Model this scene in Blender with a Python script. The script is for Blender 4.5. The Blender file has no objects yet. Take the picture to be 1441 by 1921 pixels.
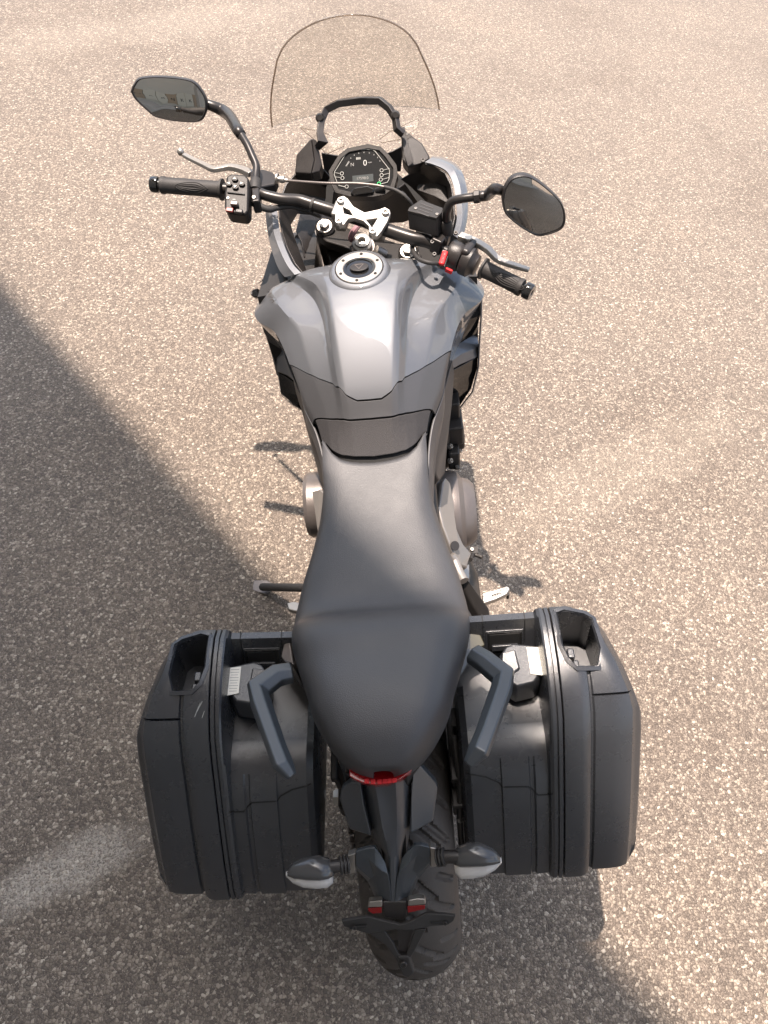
import bpy, bmesh, math, random
import numpy as np
from mathutils import Vector, Matrix
from mathutils.bvhtree import BVHTree

random.seed(4); rng = np.random.default_rng(4)
R = math.radians
sc = bpy.context.scene
COL = sc.collection

# ------------------------------------------------------------------ camera, world, sun, exposure
LEAN = R(-11.0)                                   # the motorcycle leans on its side stand
BIKE = Matrix.Translation((0, 0, .0017)) @ Matrix.Rotation(LEAN, 4, 'Y')
IMG_W, IMG_H, FPX = 1441.0, 1921.0, 1437.37       # the photograph's size and focal length in pixels
CAM_P = Vector((0.096487, -0.522075, 1.977375))   # camera in the motorcycle's frame
_rv = Vector((0.655446, 0.079800, -0.054742))
CAM_R = Matrix.Rotation(_rv.length, 3, _rv.normalized())

def ray(px, py):
    return CAM_R @ Vector(((px-IMG_W/2)/FPX, -(py-IMG_H/2)/FPX, -1))

def at(px, py, z):
    """point of the motorcycle's frame seen at a photo position, at height z"""
    d = ray(px, py)
    return CAM_P + d*((z-CAM_P.z)/d.z)

def on_plane(px, py, o, n):
    d = ray(px, py)
    return CAM_P + d*((o-CAM_P).dot(n)/d.dot(n))

cam_data = bpy.data.cameras.new('camera')
cam = bpy.data.objects.new('camera', cam_data); COL.objects.link(cam)
cam.matrix_world = BIKE @ (Matrix.Translation(CAM_P) @ CAM_R.to_4x4())
cam_data.sensor_fit = 'VERTICAL'; cam_data.sensor_height = 24.0
cam_data.lens = 24.0*FPX/IMG_H
cam_data.clip_start = .02; cam_data.clip_end = 2000
sc.camera = cam

SUN_TRAVEL = Vector((.22, -.07, -1)).normalized()
SUN_EL = math.asin(-SUN_TRAVEL.z)
SUN_AZ = math.atan2(-SUN_TRAVEL.x, -SUN_TRAVEL.y)
world = bpy.data.worlds.new('World'); sc.world = world; world.use_nodes = True
nt = world.node_tree
bg = nt.nodes['Background']
sky = nt.nodes.new('ShaderNodeTexSky'); sky.sky_type = 'NISHITA'; sky.sun_disc = False
sky.sun_elevation = SUN_EL; sky.sun_rotation = SUN_AZ
sky.air_density = 1.0; sky.dust_density = 2.5; sky.ozone_density = 1.0
# broken fair-weather cloud, the same all over the sky
w_tc = nt.nodes.new('ShaderNodeTexCoord'); w_sep = nt.nodes.new('ShaderNodeSeparateXYZ'); nt.links.new(w_tc.outputs['Generated'], w_sep.inputs[0])
w_add = nt.nodes.new('ShaderNodeMath'); w_add.operation = 'ADD'; w_add.inputs[1].default_value = .30; nt.links.new(w_sep.outputs[2], w_add.inputs[0])
w_max = nt.nodes.new('ShaderNodeMath'); w_max.operation = 'MAXIMUM'; w_max.inputs[1].default_value = .12; nt.links.new(w_add.outputs[0], w_max.inputs[0])
w_div = nt.nodes.new('ShaderNodeVectorMath'); w_div.operation = 'DIVIDE'; nt.links.new(w_tc.outputs['Generated'], w_div.inputs[0]); nt.links.new(w_max.outputs[0], w_div.inputs[1])
w_n = nt.nodes.new('ShaderNodeTexNoise'); w_n.inputs['Scale'].default_value = 2.6; w_n.inputs['Detail'].default_value = 8; w_n.inputs['Roughness'].default_value = .58
nt.links.new(w_div.outputs[0], w_n.inputs['Vector'])
w_r = nt.nodes.new('ShaderNodeMapRange'); w_r.interpolation_type = 'SMOOTHSTEP'; w_r.inputs[1].default_value = .44; w_r.inputs[2].default_value = .60; w_r.inputs[4].default_value = .9
nt.links.new(w_n.outputs[0], w_r.inputs[0])
w_bw = nt.nodes.new('ShaderNodeRGBToBW'); nt.links.new(sky.outputs[0], w_bw.inputs[0])
w_cl = nt.nodes.new('ShaderNodeMix'); w_cl.data_type = 'RGBA'; w_cl.blend_type = 'MULTIPLY'; w_cl.inputs[0].default_value = 1
nt.links.new(w_bw.outputs[0], w_cl.inputs[6]); w_cl.inputs[7].default_value = (2.5, 2.45, 2.36, 1)
w_mx = nt.nodes.new('ShaderNodeMix'); w_mx.data_type = 'RGBA'
w_h = nt.nodes.new('ShaderNodeMapRange'); w_h.interpolation_type = 'SMOOTHSTEP'; w_h.inputs[1].default_value = .0; w_h.inputs[2].default_value = .22; nt.links.new(w_sep.outputs[2], w_h.inputs[0])
w_m = nt.nodes.new('ShaderNodeMath'); w_m.operation = 'MULTIPLY'; nt.links.new(w_r.outputs[0], w_m.inputs[0]); nt.links.new(w_h.outputs[0], w_m.inputs[1])
nt.links.new(w_m.outputs[0], w_mx.inputs[0]); nt.links.new(sky.outputs[0], w_mx.inputs[6]); nt.links.new(w_cl.outputs[2], w_mx.inputs[7])
nt.links.new(w_mx.outputs[2], bg.inputs[0]); bg.inputs[1].default_value = .115
sun_d = bpy.data.lights.new('sun', 'SUN'); sun = bpy.data.objects.new('sun', sun_d); COL.objects.link(sun)
sun_d.energy = 4.2; sun_d.angle = R(.7); sun_d.color = (1, .855, .75)
sun.rotation_euler = SUN_TRAVEL.to_track_quat('-Z', 'Y').to_euler()
sun.location = (-3, 2, 12)
sc.view_settings.view_transform = 'Standard'; sc.view_settings.look = 'None'
sc.view_settings.gamma = 1; sc.view_settings.use_curve_mapping = False
sc.view_settings.exposure = 1.34

# ------------------------------------------------------------------ materials
def mat(name, color, rough=.5, metal=0.0, coat=0.0, bump=0.0, bscale=400, spec=.5, vary=0.0, vscale=6, **kw):
    m = bpy.data.materials.new(name); m.use_nodes = True
    N, L = m.node_tree.nodes, m.node_tree.links
    b = N['Principled BSDF']
    b.inputs['Base Color'].default_value = (*color, 1)
    b.inputs['Roughness'].default_value = rough; b.inputs['Metallic'].default_value = metal
    b.inputs['Coat Weight'].default_value = coat; b.inputs['Coat Roughness'].default_value = kw.get('coat_rough', .04)
    b.inputs['Specular IOR Level'].default_value = spec
    if 'emit' in kw:
        b.inputs['Emission Color'].default_value = (*kw['emit'], 1); b.inputs['Emission Strength'].default_value = kw.get('estr', 1)
    tc = N.new('ShaderNodeTexCoord')
    if bump:
        n = N.new('ShaderNodeTexNoise'); n.inputs['Scale'].default_value = bscale; n.inputs['Detail'].default_value = 2
        L.new(tc.outputs['Object'], n.inputs['Vector'])
        bp = N.new('ShaderNodeBump'); bp.inputs['Strength'].default_value = bump; bp.inputs['Distance'].default_value = .001
        L.new(n.outputs[0], bp.inputs['Height']); L.new(bp.outputs[0], b.inputs['Normal'])
    if vary:
        n = N.new('ShaderNodeTexNoise'); n.inputs['Scale'].default_value = vscale; n.inputs['Detail'].default_value = 6
        n.inputs['Roughness'].default_value = .65
        L.new(tc.outputs['Object'], n.inputs['Vector'])
        mr = N.new('ShaderNodeMapRange'); mr.inputs[1].default_value = .3; mr.inputs[2].default_value = .7
        mr.inputs[3].default_value = max(0, rough-vary); mr.inputs[4].default_value = min(1, rough+vary)
        L.new(n.outputs[0], mr.inputs[0]); L.new(mr.outputs[0], b.inputs['Roughness'])
        mx = N.new('ShaderNodeMix'); mx.data_type = 'RGBA'; mx.blend_type = 'MULTIPLY'
        mx.inputs[6].default_value = (*color, 1)
        cr = N.new('ShaderNodeMapRange'); cr.inputs[1].default_value = .25; cr.inputs[2].default_value = .75
        cr.inputs[3].default_value = 1-vary*1.2; cr.inputs[4].default_value = 1+vary*.6
        L.new(n.outputs[0], cr.inputs[0]); mx.inputs[0].default_value = 1
        L.new(cr.outputs[0], mx.inputs[7]); L.new(mx.outputs[2], b.inputs['Base Color'])
    return m

class M: pass
def paint_material():
    m = mat('silver_blue_paint', (.148, .154, .166), rough=.62, metal=.62, coat=1.0, coat_rough=.03)
    N, L = m.node_tree.nodes, m.node_tree.links; b = N['Principled BSDF']
    tc = N.new('ShaderNodeTexCoord'); v = N.new('ShaderNodeTexVoronoi'); v.inputs['Scale'].default_value = 900
    L.new(tc.outputs['Object'], v.inputs['Vector'])
    bp = N.new('ShaderNodeBump'); bp.inputs['Strength'].default_value = .12; bp.inputs['Distance'].default_value = .0006
    L.new(v.outputs['Color'], bp.inputs['Height']); L.new(bp.outputs[0], b.inputs['Normal'])
    return m
M.paint = paint_material()
M.trim = mat('satin_grey_cover', (.086, .086, .090), rough=.45, metal=.35, bump=.10, bscale=900, vary=.05, vscale=5)
M.pad = mat('textured_dark_pad', (.040, .038, .039), rough=.66, spec=.35, bump=.7, bscale=900)
M.seat = mat('seat_vinyl', (.050, .050, .053), rough=.47, spec=.58, bump=.45, bscale=650, vary=.10, vscale=9)
M.plastic = mat('black_plastic', (.026, .023, .022), rough=.36, bump=.35, bscale=1100, vary=.07, vscale=14)
M.case = mat('case_plastic', (.031, .033, .0375), rough=.28, spec=.85, bump=.30, bscale=1300, vary=.06, vscale=7)
M.rail = mat('grab_rail_coating', (.050, .058, .066), rough=.28, metal=.25, spec=.8, bump=.10, bscale=900)
M.black = mat('deep_black', (.006, .006, .006), rough=.7)
M.gloss = mat('gloss_black', (.012, .012, .012), rough=.10, coat=.6)
M.gloss_grey = mat('gloss_grey_plastic', (.055, .055, .056), rough=.22, coat=.5)
M.tail = mat('tail_plastic', (.050, .055, .062), rough=.29, spec=.85, bump=.2, bscale=1100)
M.digit = mat('lcd_digit', (.34, .34, .32), rough=.5)
M.rubber = mat('rubber', (.028, .026, .025), rough=.62, bump=.3, bscale=700)
M.tyre = mat('tyre_rubber', (.062, .054, .048), rough=.62, bump=.5, bscale=500, vary=.10, vscale=20)
M.bar = mat('bar_satin_black', (.030, .027, .026), rough=.34, metal=.3)
M.alu = mat('bright_aluminium', (.42, .395, .365), rough=.50, metal=1.0, bump=.12, bscale=500)
M.polished = mat('polished_metal', (.50, .48, .45), rough=.50, metal=1.0)
M.cast = mat('cast_grey', (.17, .15, .14), rough=.42, metal=.55, bump=.3, bscale=500, vary=.06, vscale=18)
M.castdark = mat('cast_dark', (.036, .033, .031), rough=.45, metal=.3, bump=.3, bscale=400)
M.cast_dull = mat('satin_brown_grey', (.075, .066, .060), rough=.48, metal=.2, bump=.2, bscale=700)
M.frame = mat('frame_silver', (.30, .28, .26), rough=.40, metal=.55, bump=.15, bscale=600)
M.mirror = mat('mirror_glass', (.66, .63, .58), rough=.015, metal=1.0)
M.red = mat('red_switch', (.55, .025, .03), rough=.6, spec=.25)
M.dash = mat('dash_black', (.013, .011, .010), rough=.42, spec=.28, bump=.3, bscale=900)
M.redlens = mat('red_lens', (.22, .004, .006), rough=.16, coat=.3)
M.label = mat('white_label', (.80, .78, .70), rough=.55)
M.grey_print = mat('grey_print', (.32, .32, .30), rough=.6)
M.print = mat('pale_print', (.36, .36, .33), rough=.5)
M.lcd = mat('lcd_glass', (.020, .021, .022), rough=.06, coat=1)
M.lcdseg = mat('lcd_segment', (.20, .20, .19), rough=.4)
M.teal = mat('lcd_teal', (.015, .024, .026), rough=.3)
M.green = mat('green_tell_tale', (.02, .25, .08), rough=.4, emit=(.05, .8, .2), estr=.5)
M.pink = mat('faded_pink_strap', (.28, .15, .17), rough=.7)
M.decal = mat('badge_print', (.06, .055, .052), rough=.4)
M.gold = mat('gold_bolt', (.45, .35, .15), rough=.3, metal=1)
M.smoke = mat('smoked_plastic', (.12, .11, .07), rough=.12, coat=1)

def clear_material(name, tint, gloss=1.0, base=.04, hazy=.0):
    m = bpy.data.materials.new(name); m.use_nodes = True
    N, L = m.node_tree.nodes, m.node_tree.links
    N.remove(N['Principled BSDF'])
    t = N.new('ShaderNodeBsdfTransparent'); t.inputs[0].default_value = (*tint, 1)
    g = N.new('ShaderNodeBsdfGlossy'); g.inputs['Roughness'].default_value = .03
    f = N.new('ShaderNodeLayerWeight'); f.inputs[0].default_value = .5
    pw = N.new('ShaderNodeMath'); pw.operation = 'POWER'; pw.inputs[1].default_value = 4.0
    L.new(f.outputs['Facing'], pw.inputs[0])
    ml = N.new('ShaderNodeMath'); ml.operation = 'MULTIPLY_ADD'; ml.inputs[1].default_value = gloss; ml.inputs[2].default_value = base
    L.new(pw.outputs[0], ml.inputs[0])
    mx = N.new('ShaderNodeMixShader'); L.new(ml.outputs[0], mx.inputs[0]); L.new(t.outputs[0], mx.inputs[1]); L.new(g.outputs[0], mx.inputs[2])
    df = N.new('ShaderNodeBsdfDiffuse'); df.inputs[0].default_value = (.8, .77, .72, 1)
    m2 = N.new('ShaderNodeMixShader'); m2.inputs[0].default_value = hazy; L.new(mx.outputs[0], m2.inputs[1]); L.new(df.outputs[0], m2.inputs[2])
    L.new(m2.outputs[0], N['Material Output'].inputs[0])
    return m
M.screen = clear_material('clear_screen', (.975, .967, .95), .6, .035, .022)
M.screen_edge = clear_material('screen_edge', (.55, .48, .42), .8, .06, .08)
M.lens = mat('clear_lens', (.72, .70, .67), rough=.14, bump=.8, bscale=140)
M.lens.node_tree.nodes['Principled BSDF'].inputs['Transmission Weight'].default_value = .45

def gpt(px, py):
    w = BIKE @ CAM_P; d = BIKE.to_3x3() @ ray(px, py); return w+d*(-w.z/d.z)
_a, _b = gpt(0, 1690), gpt(250, 1570); _c, _d = gpt(1000, 960), gpt(1330, 800); _e, _f = gpt(0, 90), gpt(520, 20)
def _bandof(a, b, w, amt, colr): return ((a.x+b.x)/2, (a.y+b.y)/2, math.atan2(b.y-a.y, b.x-a.x), w, (b-a).length*.75, amt, colr)
BANDS = [_bandof(_a, _b, .070, .50, (.60, .55, .48)), _bandof(_c, _d, .16, .20, (.46, .40, .32)), _bandof(_e, _f, .25, .16, (.46, .40, .33))]
def asphalt_material():
    m = bpy.data.materials.new('worn_asphalt'); m.use_nodes = True
    N, L = m.node_tree.nodes, m.node_tree.links; b = N['Principled BSDF']
    geo = N.new('ShaderNodeNewGeometry')
    wob = N.new('ShaderNodeTexNoise'); wob.inputs['Scale'].default_value = 90; wob.inputs['Detail'].default_value = 2
    L.new(geo.outputs['Position'], wob.inputs['Vector'])
    off = N.new('ShaderNodeVectorMath'); off.operation = 'MULTIPLY_ADD'
    off.inputs[1].default_value = (.006, .006, .006); L.new(wob.outputs['Color'], off.inputs[0]); L.new(geo.outputs['Position'], off.inputs[2])
    def vor(scale, feat='F1', rnd=1):
        v = N.new('ShaderNodeTexVoronoi'); v.feature = feat; v.inputs['Scale'].default_value = scale
        v.inputs['Randomness'].default_value = rnd; L.new(off.outputs[0], v.inputs['Vector']); return v
    def ramp(src, stops):
        r = N.new('ShaderNodeValToRGB'); e = r.color_ramp.elements
        while len(e) < len(stops): e.new(.5)
        for q, (p, c) in zip(e, stops): q.position = p; q.color = (*c, 1)
        L.new(src, r.inputs[0]); return r
    def mix(fac, a, bb, mode='MIX'):
        x = N.new('ShaderNodeMix'); x.data_type = 'RGBA'; x.blend_type = mode
        if isinstance(fac, float): x.inputs[0].default_value = fac
        else: L.new(fac, x.inputs[0])
        L.new(a, x.inputs[6]); L.new(bb, x.inputs[7]); return x.outputs[2]
    big, small = vor(140), vor(320)
    bigd, smalld = vor(140, 'DISTANCE_TO_EDGE'), vor(320, 'DISTANCE_TO_EDGE')
    sep = N.new('ShaderNodeSeparateColor'); L.new(big.outputs['Color'], sep.inputs[0])
    sep2 = N.new('ShaderNodeSeparateColor'); L.new(small.outputs['Color'], sep2.inputs[0])
    cbig = ramp(sep.outputs[0], [(0, (.105, .084, .067)), (.45, (.190, .154, .122)), (.72, (.275, .228, .180)), (.90, (.35, .297, .238)), (1, (.48, .418, .343))])
    csm = ramp(sep2.outputs[1], [(0, (.098, .078, .062)), (.5, (.175, .141, .112)), (.85, (.255, .209, .168)), (1, (.36, .306, .25))])
    # big chips sit in a fine matrix
    chip = ramp(sep.outputs[1], [(.0, (0, 0, 0)), (.42, (0, 0, 0)), (.46, (1, 1, 1)), (1, (1, 1, 1))])
    col = mix(chip.outputs[0], csm.outputs[0], cbig.outputs[0])
    gap1 = ramp(bigd.outputs['Distance'], [(0, (.42, .40, .38)), (.10, (1, 1, 1))])
    gap2 = ramp(smalld.outputs['Distance'], [(0, (.50, .48, .46)), (.14, (1, 1, 1))])
    gap = mix(chip.outputs[0], gap2.outputs[0], gap1.outputs[0])
    col = mix(1.0, col, gap, 'MULTIPLY')
    # broad wear and stains
    wn = N.new('ShaderNodeTexNoise'); wn.inputs['Scale'].default_value = 1.1; wn.inputs['Detail'].default_value = 7; wn.inputs['Roughness'].default_value = .6
    L.new(geo.outputs['Position'], wn.inputs['Vector'])
    wr = ramp(wn.outputs[0], [(.25, (.80, .77, .74)), (.5, (1, 1, 1)), (.75, (1.16, 1.15, 1.13))])
    col = mix(1.0, col, wr.outputs[0], 'MULTIPLY')
    # pale mineral wash marks left by water, and faint tyre-polished bands
    sx = N.new('ShaderNodeSeparateXYZ'); L.new(geo.outputs['Position'], sx.inputs[0])
    def band(cx, cy, ang, half_w, half_l, amt, colr, c):
        ca, sa = math.cos(ang), math.sin(ang)
        def lin(a, bq, k):
            m1 = N.new('ShaderNodeMath'); m1.operation = 'MULTIPLY'; m1.inputs[1].default_value = a; L.new(sx.outputs[0], m1.inputs[0])
            m2 = N.new('ShaderNodeMath'); m2.operation = 'MULTIPLY_ADD'; m2.inputs[1].default_value = bq; L.new(sx.outputs[1], m2.inputs[0]); L.new(m1.outputs[0], m2.inputs[2])
            m3 = N.new('ShaderNodeMath'); m3.operation = 'ADD'; m3.inputs[1].default_value = k; L.new(m2.outputs[0], m3.inputs[0])
            return m3.outputs[0]
        u = lin(ca, sa, -(cx*ca+cy*sa)); v = lin(-sa, ca, (cx*sa-cy*ca))
        def sq(s, h):
            q = N.new('ShaderNodeMath'); q.operation = 'DIVIDE'; q.inputs[1].default_value = h; L.new(s, q.inputs[0])
            q2 = N.new('ShaderNodeMath'); q2.operation = 'MULTIPLY'; L.new(q.outputs[0], q2.inputs[0]); L.new(q.outputs[0], q2.inputs[1]); return q2.outputs[0]
        ad = N.new('ShaderNodeMath'); ad.operation = 'ADD'; L.new(sq(u, half_l), ad.inputs[0]); L.new(sq(v, half_w), ad.inputs[1])
        nn = N.new('ShaderNodeTexNoise'); nn.inputs['Scale'].default_value = 7; nn.inputs['Detail'].default_value = 8; nn.inputs['Roughness'].default_value = .7; L.new(geo.outputs['Position'], nn.inputs['Vector'])
        n2 = N.new('ShaderNodeMath'); n2.operation = 'MULTIPLY_ADD'; n2.inputs[1].default_value = 2.6; n2.inputs[2].default_value = -1.3; L.new(nn.outputs[0], n2.inputs[0])
        a2 = N.new('ShaderNodeMath'); a2.operation = 'ADD'; L.new(ad.outputs[0], a2.inputs[0]); L.new(n2.outputs[0], a2.inputs[1])
        mr = N.new('ShaderNodeMapRange'); mr.interpolation_type = 'SMOOTHSTEP'; mr.inputs[1].default_value = 1.15; mr.inputs[2].default_value = .0; mr.inputs[3].default_value = 0; mr.inputs[4].default_value = amt
        L.new(a2.outputs[0], mr.inputs[0])
        spk = ramp(sep2.outputs[0], [(.30, (.25, .25, .25)), (.52, (1, 1, 1))])
        mm = N.new('ShaderNodeMath'); mm.operation = 'MULTIPLY'; L.new(mr.outputs[0], mm.inputs[0]); L.new(spk.outputs[0], mm.inputs[1])
        rgb = N.new('ShaderNodeRGB'); rgb.outputs[0].default_value = (*colr, 1)
        return mix(mm.outputs[0], c, rgb.outputs[0])
    for args in BANDS: col = band(*args, col)
    L.new(col, b.inputs['Base Color'])
    b.inputs['Roughness'].default_value = .62; b.inputs['Specular IOR Level'].default_value = .5
    # relief
    hb = ramp(bigd.outputs['Distance'], [(0, (0, 0, 0)), (.25, (1, 1, 1))])
    hs = ramp(smalld.outputs['Distance'], [(0, (0, 0, 0)), (.3, (.55, .55, .55))])
    h = mix(chip.outputs[0], hs.outputs[0], hb.outputs[0])
    fine = N.new('ShaderNodeTexNoise'); fine.inputs['Scale'].default_value = 260; fine.inputs['Detail'].default_value = 4
    L.new(geo.outputs['Position'], fine.inputs['Vector'])
    hsum = mix(.45, h, fine.outputs['Color'])
    bp = N.new('ShaderNodeBump'); bp.inputs['Strength'].default_value = .65; bp.inputs['Distance'].default_value = .006
    L.new(hsum, bp.inputs['Height']); L.new(bp.outputs[0], b.inputs['Normal'])
    return m
M.asphalt = asphalt_material()
def chip_material():
    m = mat('stone_chip', (.3, .26, .22), rough=.55)
    N, L = m.node_tree.nodes, m.node_tree.links; b = N['Principled BSDF']
    g = N.new('ShaderNodeNewGeometry'); r = N.new('ShaderNodeValToRGB'); e = r.color_ramp.elements
    for _ in range(3): e.new(.5)
    for q, (p, c) in zip(e, [(0, (.13, .106, .084)), (.35, (.205, .168, .133)), (.65, (.29, .242, .192)), (.88, (.41, .35, .28)), (1, (.54, .47, .385))]):
        q.position = p; q.color = (*c, 1)
    L.new(g.outputs['Random Per Island'], r.inputs[0]); L.new(r.outputs[0], b.inputs['Base Color'])
    return m
M.chip = chip_material()
M.stucco = mat('cream_render', (.42, .40, .35), rough=.85, bump=.5, bscale=120, vary=.05, vscale=2)
M.concrete = mat('pale_concrete', (.38, .36, .33), rough=.85, bump=.5, bscale=60, vary=.08, vscale=3)
M.board = mat('cream_board', (.46, .44, .37), rough=.6)
M.timber = mat('tan_board', (.30, .23, .16), rough=.7, vary=.08, vscale=6)
M.dark_print = mat('dark_print', (.02, .02, .02), rough=.6)
M.soffit = mat('soffit_board', (.30, .28, .25), rough=.8)

# ------------------------------------------------------------------ mesh helpers (coordinates: motorcycle frame)
ORG = {}
def V3(a): return Vector(a)

def root(name, base, label, cat, lean=True, group=None):
    o = bpy.data.objects.new(name, None); COL.objects.link(o); o.empty_display_size = .1
    b = Vector(base)
    if lean:
        o.location = BIKE @ b; o.rotation_euler = (0, LEAN, 0)
    else: o.location = b
    ORG[o.name] = b
    o['label'] = label; o['category'] = cat
    if group: o['group'] = group
    return o

def link(name, me, c, material, parent):
    o = bpy.data.objects.new(name, me); COL.objects.link(o)
    if material: me.materials.append(material)
    if parent is not None:
        o.parent = parent; o.location = c - ORG[parent.name]
    else: o.location = c
    ORG[o.name] = c
    return o

def obj(name, vf, material, parent, smooth=38, bev=0.0, seg=2, sub=0, solid=0.0, soff=-1, label=None, recalc=True, wn=False):
    V, F = vf
    V = np.array([tuple(v) for v in V], dtype=float)
    c = (V.min(0)+V.max(0))/2
    me = bpy.data.meshes.new(name)
    me.from_pydata((V-c).tolist(), [], [list(f) for f in F])
    if recalc:
        bm = bmesh.new(); bm.from_mesh(me); bmesh.ops.recalc_face_normals(bm, faces=bm.faces[:]); bm.to_mesh(me); bm.free()
    me.shade_smooth()
    o = link(name, me, Vector(c), material, parent)
    if sub:
        md = o.modifiers.new('sub', 'SUBSURF'); md.levels = sub; md.render_levels = sub
    if solid:
        md = o.modifiers.new('sol', 'SOLIDIFY'); md.thickness = solid; md.offset = soff; md.use_even_offset = False
    if bev:
        md = o.modifiers.new('bev', 'BEVEL'); md.width = bev; md.segments = seg; md.limit_method = 'ANGLE'; md.angle_limit = R(32)
        md.harden_normals = True
    if smooth and not sub: me.set_sharp_from_angle(angle=R(smooth))
    if label: o['label'] = label
    return o

def merge(*parts):
    V, F = [], []
    for v, f in parts:
        n = len(V); V += [tuple(q) for q in v]; F += [[i+n for i in g] for g in f]
    return V, F

def catmull(pts, res=6):
    P = [np.array(p, float) for p in pts]
    if len(P) < 3: return [tuple(p) for p in P]
    out = []
    for i in range(len(P)-1):
        p0 = P[i-1] if i else 2*P[0]-P[1]; p1, p2 = P[i], P[i+1]; p3 = P[i+2] if i+2 < len(P) else 2*P[-1]-P[-2]
        for k in range(res):
            t = k/res
            out.append(tuple(.5*((2*p1)+(-p0+p2)*t+(2*p0-5*p1+4*p2-p3)*t*t+(-p0+3*p1-3*p2+p3)*t**3)))
    out.append(tuple(P[-1])); return out

def sweep(pts, prof, up=(0, 0, 1), caps=True, scales=None):
    """sweep a closed 2D profile (right, up) along a polyline"""
    P = [Vector(p) for p in pts]; n = len(P); V, F = [], []; m = len(prof)
    last = None
    for i in range(n):
        t = (P[min(i+1, n-1)]-P[max(i-1, 0)]).normalized()
        if last is None:
            u = Vector(up); s = t.cross(u)
            if s.length < 1e-4: s = t.cross(Vector((1, 0, 0)))
            s.normalize()
        else:
            s = last-t*last.dot(t); s.normalize()
        last = s; u = s.cross(t)
        # keep width through corners
        k = 1.0
        if 0 < i < n-1:
            a = (P[i]-P[i-1]).normalized(); b = (P[i+1]-P[i]).normalized()
            k = 1/max(.6, math.cos(a.angle(b)/2))
        g = scales[i] if scales is not None else 1
        for (x, y) in prof: V.append(P[i]+s*(x*g*k)+u*(y*g))
    for i in range(n-1):
        for j in range(m):
            F.append([i*m+j, i*m+(j+1) % m, (i+1)*m+(j+1) % m, (i+1)*m+j])
    if caps: F.append(list(range(m))[::-1]); F.append([(n-1)*m+j for j in range(m)])
    return V, F

def circle(r, n=12): return [(r*math.cos(2*math.pi*k/n), r*math.sin(2*math.pi*k/n)) for k in range(n)]

def tube(pts, r, n=12, res=6, smooth=True):
    if not isinstance(r, (list, tuple)): r = [r]*len(pts)
    q = [(*p, rr) for p, rr in zip([tuple(p) for p in pts], r)]
    if smooth: q = catmull(q, res)
    return sweep([p[:3] for p in q], circle(1, n), scales=[p[3] for p in q])

def lathe(profile, o, axis, n=32, cap=True):
    """profile of (radius, height) along axis from o"""
    a = Vector(axis).normalized(); s = a.orthogonal().normalized(); t = a.cross(s); o = Vector(o)
    V, F = [], []; m = len(profile)
    for k in range(n):
        c, sn = math.cos(2*math.pi*k/n), math.sin(2*math.pi*k/n)
        for r, h in profile: V.append(o+a*h+(s*c+t*sn)*r)
    for k in range(n):
        k2 = (k+1) % n
        for j in range(m-1): F.append([k*m+j, k2*m+j, k2*m+j+1, k*m+j+1])
    if cap:
        F.append([k*m for k in range(n)][::-1]); F.append([k*m+m-1 for k in range(n)])
    return V, F

def loft(rings, closed=True, cap0=True, cap1=True):
    V, F = [], []; m = len(rings[0])
    for r in rings: V += [tuple(p) for p in r]
    for i in range(len(rings)-1):
        for j in range(m if closed else m-1):
            F.append([i*m+j, i*m+(j+1) % m, (i+1)*m+(j+1) % m, (i+1)*m+j])
    if cap0: F.append(list(range(m))[::-1])
    if cap1: F.append([(len(rings)-1)*m+j for j in range(m)])
    return V, F

def slab(pts, vec):
    """polygon of 3D points given thickness along vec"""
    p = [Vector(q) for q in pts]; v = Vector(vec)
    return loft([p, [q+v for q in p]])

def box(c, size, right=(1, 0, 0), up=(0, 0, 1)):
    c = Vector(c); r = Vector(right).normalized(); u = Vector(up); f = u.cross(r).normalized(); u = r.cross(f)
    V = [c+r*(sx*size[0]/2)+f*(sy*size[1]/2)+u*(sz*size[2]/2) for sx in (-1, 1) for sy in (-1, 1) for sz in (-1, 1)]
    return V, [[0, 1, 3, 2], [4, 6, 7, 5], [0, 4, 5, 1], [2, 3, 7, 6], [0, 2, 6, 4], [1, 5, 7, 3]]

def bolt(o, axis, r=.006, h=.006, hexa=False, socket=True):
    n = 6 if hexa else 16
    pr = [(r, 0), (r, h*.75), (r*.85, h)]
    if socket: pr += [(r*.5, h), (r*.45, h*.45), (.0004, h*.45)]
    else: pr += [(.0004, h)]
    return lathe(pr, o, axis, n)

def evaluated(o, name, material, parent):
    """replace an object (curve, text or boolean stack) by its evaluated mesh"""
    dg = bpy.context.evaluated_depsgraph_get(); dg.update()
    return bpy.data.meshes.new_from_object(o.evaluated_get(dg))

def plate(name, loops, o, right, up, thick, material, parent, bev=.0015, **kw):
    """flat plate with holes: 2D loops in the frame (o, right, up)"""
    cu = bpy.data.curves.new(name, 'CURVE'); cu.dimensions = '2D'; cu.fill_mode = 'BOTH'
    cu.extrude = max(thick/2-bev, .0001); cu.bevel_depth = bev; cu.bevel_resolution = 1; cu.offset = -bev
    for lp in loops:
        s = cu.splines.new('POLY'); s.points.add(len(lp)-1); s.use_cyclic_u = True
        for q, p in zip(s.points, lp): q.co = (p[0], p[1], 0, 1)
    t = bpy.data.objects.new(name, cu); COL.objects.link(t)
    me = evaluated(t, name, None, None); bpy.data.objects.remove(t); bpy.data.curves.remove(cu)
    r = Vector(right).normalized(); u = Vector(up); n = r.cross(u).normalized(); u = n.cross(r)
    vs = [Vector(o)+r*v.co.x+u*v.co.y+n*v.co.z for v in me.vertices]; fs = [list(p.vertices) for p in me.polygons]
    bpy.data.meshes.remove(me)
    return obj(name, (vs, fs), material, parent, recalc=False, **kw)

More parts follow.
